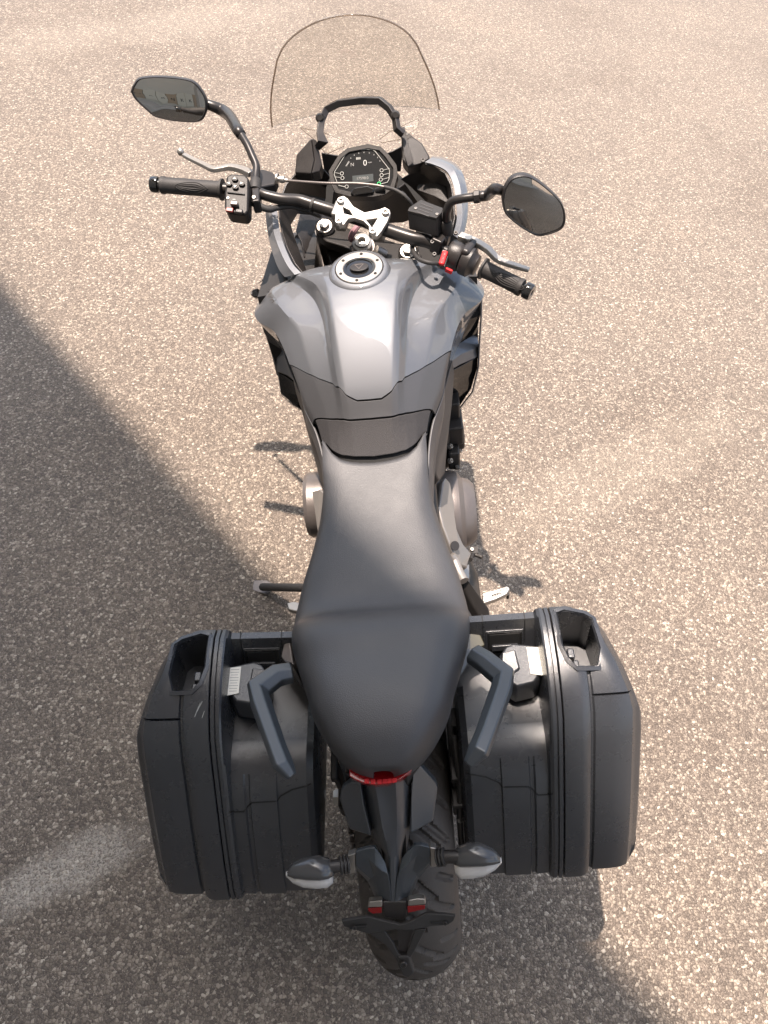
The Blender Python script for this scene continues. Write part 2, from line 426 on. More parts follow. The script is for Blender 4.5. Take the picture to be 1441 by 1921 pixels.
def plate_px(name, loops, o, n, thick, material, parent, bev=.0015, **kw):
    """plate whose outline is read off the photograph on the plane (o, n)"""
    n = Vector(n).normalized(); r = Vector((1, 0, 0)); r = (r-n*r.dot(n)).normalized(); u = n.cross(r)
    L2 = []
    for lp in loops:
        L2.append([((on_plane(*p, o, n)-o).dot(r), (on_plane(*p, o, n)-o).dot(u)) for p in lp])
    return plate(name, L2, o, r, u, thick, material, parent, bev, **kw)

def text_vf(s, size, o, right, up, extrude=.0004, align='CENTER', shear=0.0):
    cu = bpy.data.curves.new('t', 'FONT'); cu.body = s; cu.size = size; cu.extrude = extrude; cu.align_x = align; cu.align_y = 'CENTER'; cu.shear = shear
    t = bpy.data.objects.new('t', cu); COL.objects.link(t)
    me = evaluated(t, 't', None, None); bpy.data.objects.remove(t); bpy.data.curves.remove(cu)
    r = Vector(right).normalized(); u = Vector(up); n = r.cross(u).normalized(); u = n.cross(r)
    vs = [Vector(o)+r*v.co.x+u*v.co.y+n*v.co.z for v in me.vertices]; fs = [list(p.vertices) for p in me.polygons]
    bpy.data.meshes.remove(me)
    return vs, fs

def mirx(vf): return [(-p[0], p[1], p[2]) for p in vf[0]], [f[::-1] for f in vf[1]]
def mp(pts): return [(-p[0], p[1], p[2]) for p in pts]

def boolean_cut(o, cutter_vf):
    me = bpy.data.meshes.new('c'); me.from_pydata([tuple(v) for v in cutter_vf[0]], [], [list(f) for f in cutter_vf[1]])
    bm = bmesh.new(); bm.from_mesh(me); bmesh.ops.recalc_face_normals(bm, faces=bm.faces[:]); bm.to_mesh(me); bm.free()
    ct = bpy.data.objects.new('c', me); COL.objects.link(ct)
    # the cutter is given in the motorcycle frame: bring both into one space
    par = o.parent; o.parent = None; o.location = ORG[o.name]; o.rotation_euler = (0, 0, 0); ct.location = (0, 0, 0)
    keep = [(m.name, m.show_viewport) for m in o.modifiers]
    for m in o.modifiers: m.show_viewport = False
    md = o.modifiers.new('bool', 'BOOLEAN'); md.operation = 'DIFFERENCE'; md.solver = 'EXACT'; md.object = ct
    dg = bpy.context.evaluated_depsgraph_get(); dg.update()
    new = bpy.data.meshes.new_from_object(o.evaluated_get(dg))
    o.modifiers.remove(md)
    for m in o.modifiers: m.show_viewport = True
    old = o.data; o.data = new; bpy.data.meshes.remove(old)
    new.shade_smooth(); new.set_sharp_from_angle(angle=R(30))
    bpy.data.objects.remove(ct)
    o.parent = par
    if par: o.location = ORG[o.name]-ORG[par.name]

# ================================================================== the setting
def world_obj(name, vf, material, parent=None, **kw): return obj(name, vf, material, parent, **kw)

g = world_obj('ground', ([(-400, -400, 0), (400, -400, 0), (400, 400, 0), (-400, 400, 0)], [[0, 1, 2, 3]]), M.asphalt)
g['kind'] = 'structure'; g['label'] = 'worn pale asphalt yard with exposed stone chips'

def chips():
    n = 44000
    # denser near the camera: the material carries on beyond
    rad = .25+3.2*rng.random(n)**.75; ang = rng.random(n)*2*math.pi
    X = -.15+rad*np.cos(ang)*.9; Y = .55+rad*np.sin(ang)
    S = .0013+.0030*rng.random(n)**2.4
    base = np.array([(1, 0, 0), (.5, .87, 0), (-.5, .87, 0), (-1, 0, 0), (-.5, -.87, 0), (.5, -.87, 0),
                     (.55, .1, .55), (-.1, .6, .6), (-.5, -.3, .5), (.1, -.45, .62)])
    faces = np.array([(0, 1, 6), (1, 7, 6), (1, 2, 7), (2, 3, 7), (3, 8, 7), (3, 4, 8), (4, 5, 8), (5, 9, 8), (5, 0, 9), (0, 6, 9), (6, 7, 9), (7, 8, 9)])
    k = len(base)
    B = base[None]*(1+.35*(rng.random((n, k, 3))-.5))
    st = 1+.7*rng.random(n); th = rng.random(n)*2*math.pi
    bx = B[..., 0]*st[:, None]; by = B[..., 1]/np.sqrt(st)[:, None]
    c, s = np.cos(th)[:, None], np.sin(th)[:, None]
    P = np.stack([X[:, None]+S[:, None]*(bx*c-by*s), Y[:, None]+S[:, None]*(bx*s+by*c), S[:, None]*(B[..., 2]*.75)-.0004], -1).reshape(-1, 3)
    Fc = (faces[None]+(np.arange(n)*k)[:, None, None]).reshape(-1, 3)
    me = bpy.data.meshes.new('stone_chips')
    me.vertices.add(len(P)); me.vertices.foreach_set('co', P.ravel().astype(np.float32))
    me.loops.add(Fc.size); me.loops.foreach_set('vertex_index', Fc.ravel().astype(np.int32))
    me.polygons.add(len(Fc)); me.polygons.foreach_set('loop_start', np.arange(0, Fc.size, 3, dtype=np.int32))
    me.update(calc_edges=True); me.validate()
    me.materials.append(M.chip)
    o = bpy.data.objects.new('stone_chips', me); COL.objects.link(o)
    o['kind'] = 'stuff'; o['label'] = 'pale and brown stone chips standing proud of the asphalt'; o['category'] = 'gravel'
chips()

# the building whose eave shades the tail of the motorcycle (seen in the left mirror)
E0 = Vector((.411, -.284, 0)); ED = Vector((.648, -.762, 0)).normalized(); EN = Vector((-.762, -.648, 0)).normalized()
def bld(a, w, z): return E0+ED*a+EN*w+Vector((0, 0, z))
def bbox(a0, a1, w0, w1, z0, z1):
    c = bld((a0+a1)/2, (w0+w1)/2, (z0+z1)/2)
    return box(c, (a1-a0, w1-w0, z1-z0), right=ED, up=(0, 0, 1))
shop = root('shop_building', bld(0, 3.0, 0), 'cream rendered building with a deep eave, seen behind in the left mirror', 'building', lean=False)
obj('wall', bbox(-9, 9, 3.6, 3.85, 0, 9.0), M.stucco, shop)
EAVE_H = 9.0
obj('eave', bbox(-9.5, 9.5, .12*EAVE_H-.01, 6.0, EAVE_H+.002, EAVE_H+.16), M.soffit, shop, bev=.01)
obj('step', bbox(-9, 9, 2.9, 3.598, .0, .14), M.concrete, shop, bev=.02)
for k in range(4):
    obj('post', bbox(-7.6+k*5.0, -7.48+k*5.0, 2.9, 3.02, .14, EAVE_H), M.concrete, shop, bev=.008)
for k in range(9):
    a = -.6+k*.44
    bd = obj('board', bbox(a, a+.42, 3.54, 3.598, .30, 1.05), M.board if k % 3 != 2 else M.timber, shop, bev=.006)
    ch = 'N' if k % 3 == 2 else 'K'
    obj('letter', text_vf(ch, .26, bld(a+.24, 3.536, .62), ED, (0, 0, 1), .002), M.dark_print, bd, smooth=0)

# ================================================================== the motorcycle
bike = root('motorcycle', (0, 0, 0), 'silver blue touring motorcycle leaning on its side stand on the asphalt yard', 'motorcycle')
X_, Y_, Z_ = Vector((1, 0, 0)), Vector((0, 1, 0)), Vector((0, 0, 1))

# ---- wheels
def tyre(cy, cz, rad, half, name, parent, nseg, nac, grooves, ox=0.0):
    A = np.linspace(0, 2*np.pi, nseg, endpoint=False)
    T = np.linspace(-1, 1, nac)
    # profile: round crown, then sidewall to the rim
    ph = T*R(122)
    crown = half*1.0
    x = np.where(np.abs(ph) < R(90), np.sin(ph)*half, np.sign(ph)*half*(1-.10*(np.abs(ph)-R(90))/R(32)))
    r = np.where(np.abs(ph) < R(90), rad-crown*.88*(1-np.cos(ph)), rad-crown*.88-(np.abs(ph)-R(90))/R(32)*.036)
    AA, TT = np.meshgrid(A, np.arange(nac), indexing='ij')
    D = np.zeros(AA.shape)
    if grooves:
        s = AA*rad; v = (ph*half)[TT]
        per = 2*np.pi*rad/grooves
        for sd, shift in ((1, 0), (-1, .5)):
            for (v0, s0, v1, s1, w) in ((.012, .0, .052, .046, .0046), (.044, .050, .092, .088, .0052), (.024, .056, .066, .094, .0036), (.062, .004, .098, .026, .0050), (.004, .070, .026, .104, .0036)):
                vv = v*sd; ss = (s-shift*per) % per
                for wrap in (-per, 0, per):
                    dx, dy = v1-v0, s1-s0; q = np.clip(((vv-v0)*dx+(ss+wrap-s0)*dy)/(dx*dx+dy*dy), 0, 1)
                    d = np.hypot(vv-v0-q*dx, ss+wrap-s0-q*dy)
                    D = np.maximum(D, np.clip((w+.0012-d)/.0016, 0, 1))
    rr = r[TT]-D*.0085*np.cos(np.clip(ph, -1.5, 1.5))[TT]; xx = x[TT]*(1-D*.04)
    V = np.stack([xx+ox, cy+rr*np.cos(AA), cz+rr*np.sin(AA)], -1).reshape(-1, 3)
    F = []
    for i in range(nseg):
        i2 = (i+1) % nseg
        for j in range(nac-1): F.append([i*nac+j, i*nac+j+1, i2*nac+j+1, i2*nac+j])
    return obj(name, (V, F), M.tyre, parent, smooth=50)

def wheel(cy, cz, rad, half, grooves, nseg, nac):
    rim = obj('wheel', merge(lathe([(rad-.135, -half*.75), (rad-.098, -half*.92), (rad-.098, -half*.84), (rad-.125, -half*.4), (rad-.125, half*.4), (rad-.098, half*.84), (rad-.098, half*.92), (rad-.135, half*.75)], (0, cy, cz), X_, 48, cap=False),
              lathe([(.001, -half*.8), (.04, -half*.8), (.045, 0), (.04, half*.8), (.001, half*.8)], (0, cy, cz), X_, 24, cap=False),
              *[tube([(0, cy+.03*math.cos(a), cz+.03*math.sin(a)), (0, cy+(rad-.12)*math.cos(a+.15), cz+(rad-.12)*math.sin(a+.15))], .014, 8) for a in [k*2*math.pi/5+off for k in range(5) for off in (-.16, .16)]]),
              M.gloss, bike)
    tyre(cy, cz, rad, half, 'tyre', rim, nseg, nac, grooves, .010 if grooves else 0)
    return rim
rw = wheel(-.026, .315, .315, .090, 14, 840, 85)
fw = wheel(1.418, .300, .300, .060, 0, 96, 32)
for sx in (-1, 1):
    obj('brake_disc', lathe([(.11, -.0025), (.155, -.0025), (.155, .0025), (.11, .0025)], (sx*.078, 1.418, .30), X_, 40, cap=False), M.polished, fw)
obj('brake_disc', lathe([(.075, -.0025), (.11, -.0025), (.11, .0025), (.075, .0025)], (.098, 0, .315), X_, 40, cap=False), M.polished, rw)
obj('sprocket', lathe([(.06, -.004), (.105, -.004), (.105, .004), (.06, .004)], (-.098, 0, .315), X_, 43, cap=False), M.castdark, rw)

# chain: links one by one along the upper and lower run
ch_pts = []
for k in range(26):
    t = k/25; ch_pts.append((-.098, .0+.56*t, .42-.02*t)); ch_pts.append((-.098, .56*t, .212+.09*t))
for k in range(14):
    a = math.pi/2+math.pi*k/13; ch_pts.append((-.098, .105*math.cos(a), .315+.105*math.sin(a)))
chain0 = None
link_vf = merge(tube([(-.0085, -.006, 0), (-.0085, .006, 0)], .0055, 8, smooth=False), tube([(.0085, -.006, 0), (.0085, .006, 0)], .0055, 8, smooth=False), tube([(-.010, 0, 0), (.010, 0, 0)], .0035, 8, smooth=False))
cv = []
for p in ch_pts: cv.append(([Vector(v)+Vector(p) for v in link_vf[0]], link_vf[1]))
obj('chain', merge(*cv), M.cast, bike)['kind'] = 'stuff'

# ---- swingarm, exhaust, hugger, frame behind the engine
sw = merge(*[box((sx*.118, .27, .34), (.034, .62, .06)) for sx in (-1, 1)], box((0, .42, .36), (.22, .10, .07)))
obj('swingarm', sw, M.castdark, bike, bev=.008)
for sx in (-1, 1): obj('axle_nut', bolt((.135*sx, 0, .315), X_*sx, .018, .016, True), M.alu, bike)
obj('rear_caliper', merge(box((.112, -.005, .425), (.05, .10, .045)), box((.118, .03, .45), (.03, .05, .03))), M.castdark, bike, bev=.006)
obj('exhaust_silencer', merge(loft([[(.16+.055*math.cos(a)*k, y, .27+.06*math.sin(a)*k) for a in [2*math.pi*q/20 for q in range(20)]] for y, k in ((.62, .7), (.56, 1), (.30, 1.05), (.22, .85))])), M.castdark, bike)
# pannier brackets and hose clutter between the tyre and the right pannier
br = merge(box((.108, -.01, .62), (.012, .14, .020)), box((.110, -.05, .575), (.012, .03, .09)), box((.112, -.095, .56), (.022, .035, .05)), box((.116, .02, .63), (.020, .035, .07)),
           tube([(.112, -.02, .68), (.116, -.08, .62), (.112, -.12, .55), (.112, -.15, .48)], .006, 8))
obj('pannier_bracket', br, M.castdark, bike, bev=.003)
obj('pannier_bracket', mirx(merge(box((.108, .0, .60), (.012, .12, .020)), box((.110, -.03, .55), (.012, .03, .09)))), M.castdark, bike, bev=.003)
obj('brake_hose', tube([(.105, .02, .70), (.112, -.06, .60), (.115, -.11, .52), (.11, -.05, .45)], .005, 8), M.rubber, bike)
obj('bracket_bolt', bolt((.112, -.12, .545), (.4, -1, .6), .007, .007), M.alu, bike)
obj('bracket_bolt', bolt((.117, -.05, .625), (.2, -1, .8), .006, .006), M.alu, bike)

# ---- engine
obj('crankcase', merge(box((0, .66, .42), (.27, .44, .26)), box((0, .86, .60), (.33, .20, .26)), box((0, .83, .48), (.30, .22, .12)), box((0, .62, .60), (.24, .34, .14))), M.castdark, bike, bev=.015)
def cover(cx, cy, cz, pr, name, m, sx=1):
    return obj(name, lathe([(r, h) for r, h in pr], (cx, cy, cz), X_*sx, 40), m, bike, smooth=30)
cover(.125, .655, .43, [(.108, 0), (.108, .035), (.103, .050), (.088, .062), (.082, .078), (.070, .090), (.001, .094)], 'clutch_cover', M.cast)
cover(-.125, .715, .43, [(.085, 0), (.085, .078), (.079, .088), (.001, .090)], 'alternator_cover', M.cast, -1)
cover(-.115, .80, .48, [(.07, 0), (.07, .05), (.06, .056), (.001, .057)], 'engine_side_cover', M.cast, -1)
obj('oil_filler', merge(tube([at(852, 918, .50), at(858, 925, .50), at(866, 935, .495), at(866, 947, .49), at(858, 954, .485), at(852, 956, .48)], .0035, 8)), M.alu, bike)
obj('oil_cap', lathe([(.018, 0), (.018, .012), (.001, .013)], at(855, 938, .475), X_, 20), M.castdark, bike)
for k, (px, py, z) in enumerate(((855, 783, .60), (855, 797, .59), (860, 845, .52), (842, 838, .56), (842, 865, .55), (845, 725, .66))):
    obj('engine_bolt', bolt(at(px, py, z), (1, -.3, .6), .007, .009, True), M.alu, bike)
obj('engine_lug', merge(box(at(851, 800, .58), (.045, .075, .06)), box(at(856, 820, .55), (.04, .045, .05)), box(at(846, 760, .62), (.04, .08, .08)), box(at(850, 845, .52), (.03, .08, .06))), M.castdark, bike, bev=.006)
obj('engine_pipe', tube([at(845, 740, .66), at(852, 770, .62), at(856, 805, .58), at(853, 850, .52), at(858, 880, .5)], .007, 8), M.castdark, bike)

# ---- frame plates beside the seat, footpegs, side stand
def frame_right():
    a = [(828, 905, .62), (836, 893, .62), (846, 905, .60), (853, 945, .57), (856, 985, .55), (870, 1020, .53), (879, 1040, .52), (879, 1066, .50), (863, 1060, .52), (848, 1030, .56), (832, 985, .60), (823, 950, .62)]
    p = [at(*q) for q in a]
    return slab(p, (-.03, 0, -.035))
obj('frame_plate', frame_right(), M.frame, bike, bev=.006, seg=3)
obj('pivot_hole', lathe([(.011, 0), (.011, .002), (.001, .0022)], at(853, 1024, .56), (.5, -.5, .8), 20), M.castdark, bike)
obj('frame_tube', tube([at(846, 1042, .575), at(853, 1053, .565), at(862, 1075, .56), at(870, 1090, .56)], .011, 10), M.frame, bike)
left_plate = [(590, 925, .62), (600, 915, .62), (612, 925, .64), (612, 960, .62), (604, 1000, .60), (597, 1010, .56), (593, 970, .58)]
obj('frame_plate', slab([at(*q) for q in left_plate], (.03, 0, -.035)), M.frame, bike, bev=.006, seg=3)
hang = [(866, 1080, .56), (876, 1084, .56), (896, 1110, .52), (918, 1140, .48), (922, 1160, .46), (905, 1165, .46), (884, 1130, .50), (868, 1100, .54)]
obj('passenger_hanger', slab([at(*q) for q in hang], (-.01, .0, -.03)), M.castdark, bike, bev=.005, seg=3)
obj('heel_plate', slab([at(*q) for q in ((866, 1062, .46), (881, 1058, .45), (881, 1085, .44), (870, 1085, .45))], (-.006, 0, -.01)), M.alu, bike, bev=.002)
def footpeg(pts, z, sub):
    pg = obj('footpeg', slab([at(px, py, z) for px, py in pts], (0, 0, -.016)), M.alu, bike, bev=.003)
    return pg
pg = footpeg([(905, 1112), (935, 1104), (953, 1099), (957, 1104), (951, 1114), (930, 1124), (906, 1132)], .385, True)
for k in range(9):
    t = k/8
    for (a, b) in (((907, 1117), (950, 1103)), ((908, 1127), (946, 1112))):
        q = at(a[0]+(b[0]-a[0])*t, a[1]+(b[1]-a[1])*t, .386)
        obj('peg_tooth', box(q, (.0032, .0032, .005)), M.alu, pg)
obj('peg_badge', box(at(931, 1115, .3865), (.022, .004, .0012), right=(1, .28, 0)), M.dark_print, pg)
obj('peg_feeler', bolt(at(953, 1114, .372), -Z_, .004, .02), M.castdark, pg)
pl = footpeg([(538, 1131), (552, 1128), (585, 1135), (585, 1150), (552, 1146), (541, 1143)], .36, False)
obj('brake_pedal', merge(tube([at(905, 1045, .40), at(888, 1040, .40), at(882, 1050, .42)], .006, 8), box(at(888, 1034, .40), (.022, .02, .012))), M.castdark, bike, bev=.003)
obj('pedal_pin', bolt(at(885, 1031, .408), (.2, -.3, 1), .005, .005), M.alu, bike)
obj('sump_bolt', box(at(884, 995, .40), (.02, .014, .012)), M.gold, bike, bev=.003)
st0, st1 = at(640, 1104, .30), at(492, 1101, .098)
stand = obj('side_stand', tube([st0, st0.lerp(st1, .5), st1], [.013, .012, .0115], 12), M.rubber, bike)
foot = [at(px, py, .083) for px, py in ((471, 1092), (478, 1088), (500, 1088), (512, 1094), (506, 1110), (498, 1115), (478, 1109), (470, 1105))]
obj('stand_foot', slab(foot, (-.0, 0, -.010)), M.cast, stand, bev=.003)

# ---- tank: one surface in (y, u), cut into shell, rear cover and pad
TY = [.96, .905, .87, .82, .76, .70, .64, .58, .53, .47, .43]
TS = [
 [(0, .965), (.05, .964), (.10, .960), (.145, .952), (.20, .935), (.24, .918), (.253, .86), (.235, .78)],
 [(0, 1.016), (.110, 1.006), (.152, .996), (.166, .984), (.208, .966), (.258, .912), (.245, .87), (.215, .78)],
 [(0, 1.034), (.098, 1.022), (.128, 1.010), (.142, .990), (.203, .968), (.250, .910), (.225, .86), (.195, .77)],
 [(0, 1.041), (.076, 1.034), (.097, 1.022), (.109, .990), (.178, .968), (.209, .916), (.190, .85), (.175, .76)],
 [(0, 1.036), (.066, 1.032), (.0790, 1.018), (.090, .984), (.144, .964), (.184, .918), (.168, .83), (.155, .75)],
 [(0, 1.020), (.060, 1.017), (.0715, 1.004), (.082, .970), (.128, .942), (.1645, .898), (.153, .82), (.142, .74)],
 [(0, .994), (.053, .991), (.0650, .981), (.076, .953), (.112, .920), (.1440, .874), (.149, .81), (.138, .74)],
 [(0, .953), (.046, .951), (.0575, .944), (.069, .924), (.094, .897), (.1185, .860), (.130, .80), (.126, .73)],
 [(0, .902), (.040, .900), (.0540, .894), (.069, .884), (.089, .866), (.1070, .838), (.118, .785), (.118, .73)],
 [(0, .854), (.038, .853), (.0530, .850), (.069, .845), (.086, .834), (.1000, .812), (.112, .775), (.112, .73)],
 [(0, .825), (.038, .825), (.0530, .823), (.069, .818), (.084, .808), (.0980, .790), (.108, .76), (.108, .72)]]
TYa, TSa = np.array(TY)[::-1], np.array(TS)[::-1]

def hermite(xs, ys, x):
    i = int(np.clip(np.searchsorted(xs, x)-1, 0, len(xs)-2))
    def sl(k):
        if k == 0: return (ys[1]-ys[0])/(xs[1]-xs[0])
        if k == len(xs)-1: return (ys[-1]-ys[-2])/(xs[-1]-xs[-2])
        return (ys[k+1]-ys[k-1])/(xs[k+1]-xs[k-1])
    h = xs[i+1]-xs[i]; t = (x-xs[i])/h
    return (2*t**3-3*t*t+1)*ys[i]+(t**3-2*t*t+t)*h*sl(i)+(-2*t**3+3*t*t)*ys[i+1]+(t**3-t*t)*h*sl(i+1)
def tank_pt(y, u):
    s = hermite(TYa, TSa, y); f = abs(u)*7
    # mirrored end so that the crown is smooth across the middle
    idx = np.arange(-1, 9); ctl = np.vstack([[-s[1][0], s[1][1]], s, 2*s[7]-s[6]])
    p = hermite(idx.astype(float), ctl, min(f, 6.9999))
    if 1 < f <= 3.2:
        k = int(f); q = s[k]+(s[k+1]-s[k])*(f-k); p = p*.25+q*.75
    if f > 3.2:
        k = int(min(f, 6.9999)); q = s[k]+(s[k+1]-s[k])*(min(f, 7)-k); p = p*.2+q*.8
    return Vector((math.copysign(p[0], u) if u else 0, y, p[1]))
def tank_n(y, u):
    e = 1e-3; a = tank_pt(y-e, u)-tank_pt(y+e, u); u2 = min(u+e, .9999)
    b = tank_pt(y, u2)-tank_pt(y, u2-2*e)
    return a.cross(b).normalized()
def curve_u(vals):
    xs = np.arange(len(vals)).astype(float)
    return lambda u: float(np.interp(abs(u)*7, xs, vals)) if len(vals) < 4 else float(hermite(xs, np.array(vals), min(abs(u)*7, 6.9999)))
def tank_patch(name, f0, f1, umin, umax, nu, nv, off, m, th=.005, parent=None, **kw):
    V, F = [], []
    for j in range(nv+1):
        t = j/nv
        for i in range(nu+1):
            u = umin+(umax-umin)*i/nu; y0, y1 = f0(u), f1(u); y = y0+(y1-y0)*t
            p = tank_pt(y, u); V.append(p+tank_n(y, u)*off if off else p)
    for j in range(nv):
        for i in range(nu):
            a = j*(nu+1)+i; F.append([a, a+nu+1, a+nu+2, a+1])
    return obj(name, (V, F), m, parent or bike, solid=th, recalc=False, smooth=50, bev=kw.pop('bev', .0018), seg=2, **kw)
F_front = curve_u([.905, .905, .912, .918, .925, .93, .93, .93])
F_V = lambda u: float(np.interp(abs(u)*7, [0, .5, .65, .9, 1.3, 1.9, 2.6, 3.2, 3.72, 4.25, 4.85, 5.2, 7], [.5625, .563, .566, .571, .579, .588, .598, .6185, .641, .671, .711, .73, .73]))
F_V2 = lambda u: F_V(u)-.0026
F_C = curve_u([.5375, .539, .544, .552, .567, .592, .60, .60])
F_C2 = curve_u([.5350, .5365, .5415, .5495, .5645, .5895, .5975, .5975])
F_P = curve_u([.4795, .4825, .487, .494, .513, .548, .552, .552])
tank = tank_patch('tank_shell', F_front, F_V, -.9999, .9999, 140, 60, 0, M.paint, th=.006)
tank_patch('tank_rear_cover', F_V2, F_C, -.76, .76, 84, 26, -.0012, M.trim)
tank_patch('tank_pad', F_C2, F_P, -.71, .71, 70, 16, -.0020, M.pad)
for a, b in ((-.995, -.772), (.772, .995)):
    tank_patch('tank_side_trim', F_V2, curve_u([.43]*8), a, b, 14, 40, -.0005, M.trim)
tank_patch('tank_core', curve_u([.90]*8), curve_u([.44]*8), -.99, .99, 60, 40, -.010, M.black, th=.003, bev=0)
tank_bvh = BVHTree.FromPolygons([v.co+ORG[tank.name] for v in tank.data.vertices], [list(p.vertices) for p in tank.data.polygons])
def drape(vf, d, off, bvh=None):
    d = Vector(d).normalized(); out = []
    for v in vf[0]:
        h = (bvh or tank_bvh).ray_cast(Vector(v)-d*.3, d)
        out.append(h[0]-d*off if h[0] else Vector(v))
    return out, vf[1]
# badge lettering on the left shoulder
bo = at(500, 546, .94); bd = bo-CAM_P
tv = text_vf('TRIUMPH', .019, bo, at(514, 562, .945)-at(487, 522, .955), at(515, 535, .955)-at(490, 549, .945), .0002)
obj('badge_lettering', drape(tv, bd, .0012), M.decal, tank, smooth=0)
# filler cap
cap_o = at(674, 503, 1.046); cap_n = Vector((0, -.06, 1)).normalized()
cap = obj('fuel_cap', merge(lathe([(.066, -.016), (.062, -.004), (.055, .0005), (.0505, .001), (.0495, -.003)], cap_o, cap_n, 56, cap=False)), M.paint, bike, smooth=60)
ring = obj('cap_ring', lathe([(.0488, -.004), (.0488, .001), (.0475, .0028), (.0345, .0028), (.0325, .0015), (.0325, -.004)], cap_o, cap_n, 56, cap=False), M.alu, cap, smooth=30)
obj('cap_lid', lathe([(.0325, -.004), (.032, .001), (.028, .0012), (.027, -.001), (.001, -.001)], cap_o, cap_n, 40, cap=False), M.gloss, cap)
obj('cap_flap', slab([cap_o+Vector((.017*math.cos(a)*1.15, .014*math.sin(a), -.0008)) for a in [2*math.pi*k/20 for k in range(20)]], (0, 0, .005)), M.plastic, cap, bev=.0015)
tri = [(-.010, .007), (.010, .007), (0, -.010)]; tri2 = [(-.0072, .0055), (.0072, .0055), (0, -.0068)]
plate('cap_emblem', [tri, tri2], cap_o+Z_*.0046, X_, Y_, .0008, M.cast, cap, bev=.0001)
for k in range(6):
    a = math.pi*2*k/6+.4
    obj('cap_bolt', bolt(cap_o+Vector((.041*math.cos(a), .041*math.sin(a), .002-.041*math.sin(a)*-.06)), cap_n, .0034, .0022), M.castdark, cap)

# side covers below the cover, each side of the seat nose
def side_cover(pts, dx):
    obj('side_cover', slab([at(*q) for q in pts], (dx, 0, -.03)), M.cast_dull, bike, bev=.004, seg=3)
side_cover([(849, 672, .80), (853, 700, .77), (848, 760, .74), (840, 830, .72), (836, 886, .70), (824, 902, .70), (812, 880, .74), (806, 832, .79), (826, 760, .80)], -.02)
side_cover([(547, 700, .80), (556, 742, .77), (572, 792, .745), (588, 850, .72), (600, 905, .70), (611, 925, .70), (611, 890, .74), (604, 846, .79), (576, 772, .80)], .02)
# ---- seat
SY = [.60, .546, .478, .438, .376, .347, .30, .242, .205, .176, .150, .117, .085, .037, -.01, -.045, -.074, -.096, -.114, -.127, -.134]
SW = [.104, .104, .1035, .103, .112, .118, .128, .142, .148, .152, .1535, .152, .147, .132, .116, .105, .089, .074, .056, .037, .016]
SZ = [.875, .868, .856, .849, .838, .834, .830, .827, .825, .826, .836, .876, .893, .896, .900, .899, .894, .886, .874, .860, .848]
SB = [.80, .80, .80, .79, .775, .770, .765, .763, .765, .768, .772, .778, .784, .792, .798, .80, .802, .804, .806, .808, .812]
sya = np.array(SY)[::-1]; sarr = np.stack([SW, SZ, SB], 1)[::-1]
def seat_pt(y, u):
    w, zt, zb = hermite(sya, sarr, y); a = abs(u)
    # u 0..1 across: flat crown, rounded shoulder, short wall
    prof = np.array([(0, 0), (.25, .000), (.50, -.002), (.70, -.008), (.85, -.023), (.94, -.045), (1.0, -.082), (1.0, -.12), (.965, -.155)])
    soft = hermite(np.arange(9).astype(float)/8, prof, min(a, .99999))
    k = np.clip((zt-zb)/.11, .3, 1.3)
    dz = soft[1]*k*.72
    f = float(np.clip((y-.36)/.13, 0, 1)); f = f*f*(3-2*f)
    if a < .95: dz *= 1-.72*f
    crown = .004*(1-a)-f*.004*(1-a)
    return Vector((math.copysign(soft[0]*w, u) if u else 0, y, zt+dz+crown))
SPX = [0, .25, .50, .70, .85, .94, 1.0, 1.0, 1.0]
S_front = lambda u: float(np.interp(np.interp(abs(u)*8, range(9), SPX), [0, .25, .48, .66, .82, .93, 1], [.477, .479, .484, .492, .510, .532, .548]))
def seat_mesh():
    V, F = [], []; nu, nv = 72, 110
    for j in range(nv+1):
        t = j/nv
        for i in range(nu+1):
            u = -1+2*i/nu; y0 = S_front(u); y = y0+(-.134-y0)*t
            p = seat_pt(y, u)
            # rolled front lip
            d = y0-y
            if d < .012: p.z -= .010*(1-d/.012)**2
            V.append(p)
    for j in range(nv):
        for i in range(nu):
            a = j*(nu+1)+i; F.append([a, a+nu+1, a+nu+2, a+1])
    return V, F
obj('seat', seat_mesh(), M.seat, bike, solid=.006, recalc=False, smooth=70)
obj('seat_base', loft([[(w*sx, y, zz) for sx, zz in ((-1, zb+.012), (1, zb+.012), (.9, zb-.05), (-.9, zb-.05))] for y, w, zb in ((.50, .095, .80), (.376, .10, .775), (.242, .128, .763), (.15, .138, .77), (.037, .118, .79), (-.08, .075, .80), (-.13, .035, .80))]), M.black, bike)
# tail light under the seat lip
tl = [(at(px, py, .822)) for px, py in ((655, 1456), (666, 1463), (680, 1469), (704, 1473), (728, 1471), (750, 1463), (766, 1452), (775, 1441))]
tl_in = [p+Vector((0, .035, .0)) for p in tl]
tail_l = obj('tail_light', loft([[a, a+Vector((0, .004, -.022)), b+Vector((0, 0, -.022)), b] for a, b in zip(tl, tl_in)]), M.redlens, bike, bev=.002)
for k, px in enumerate((688, 700, 712, 722, 731, 740)):
    obj('reflector_facet', box(at(px, 1467-abs(px-706)*.09, .8225), (.007, .007, .002)), M.red, tail_l, bev=.001)

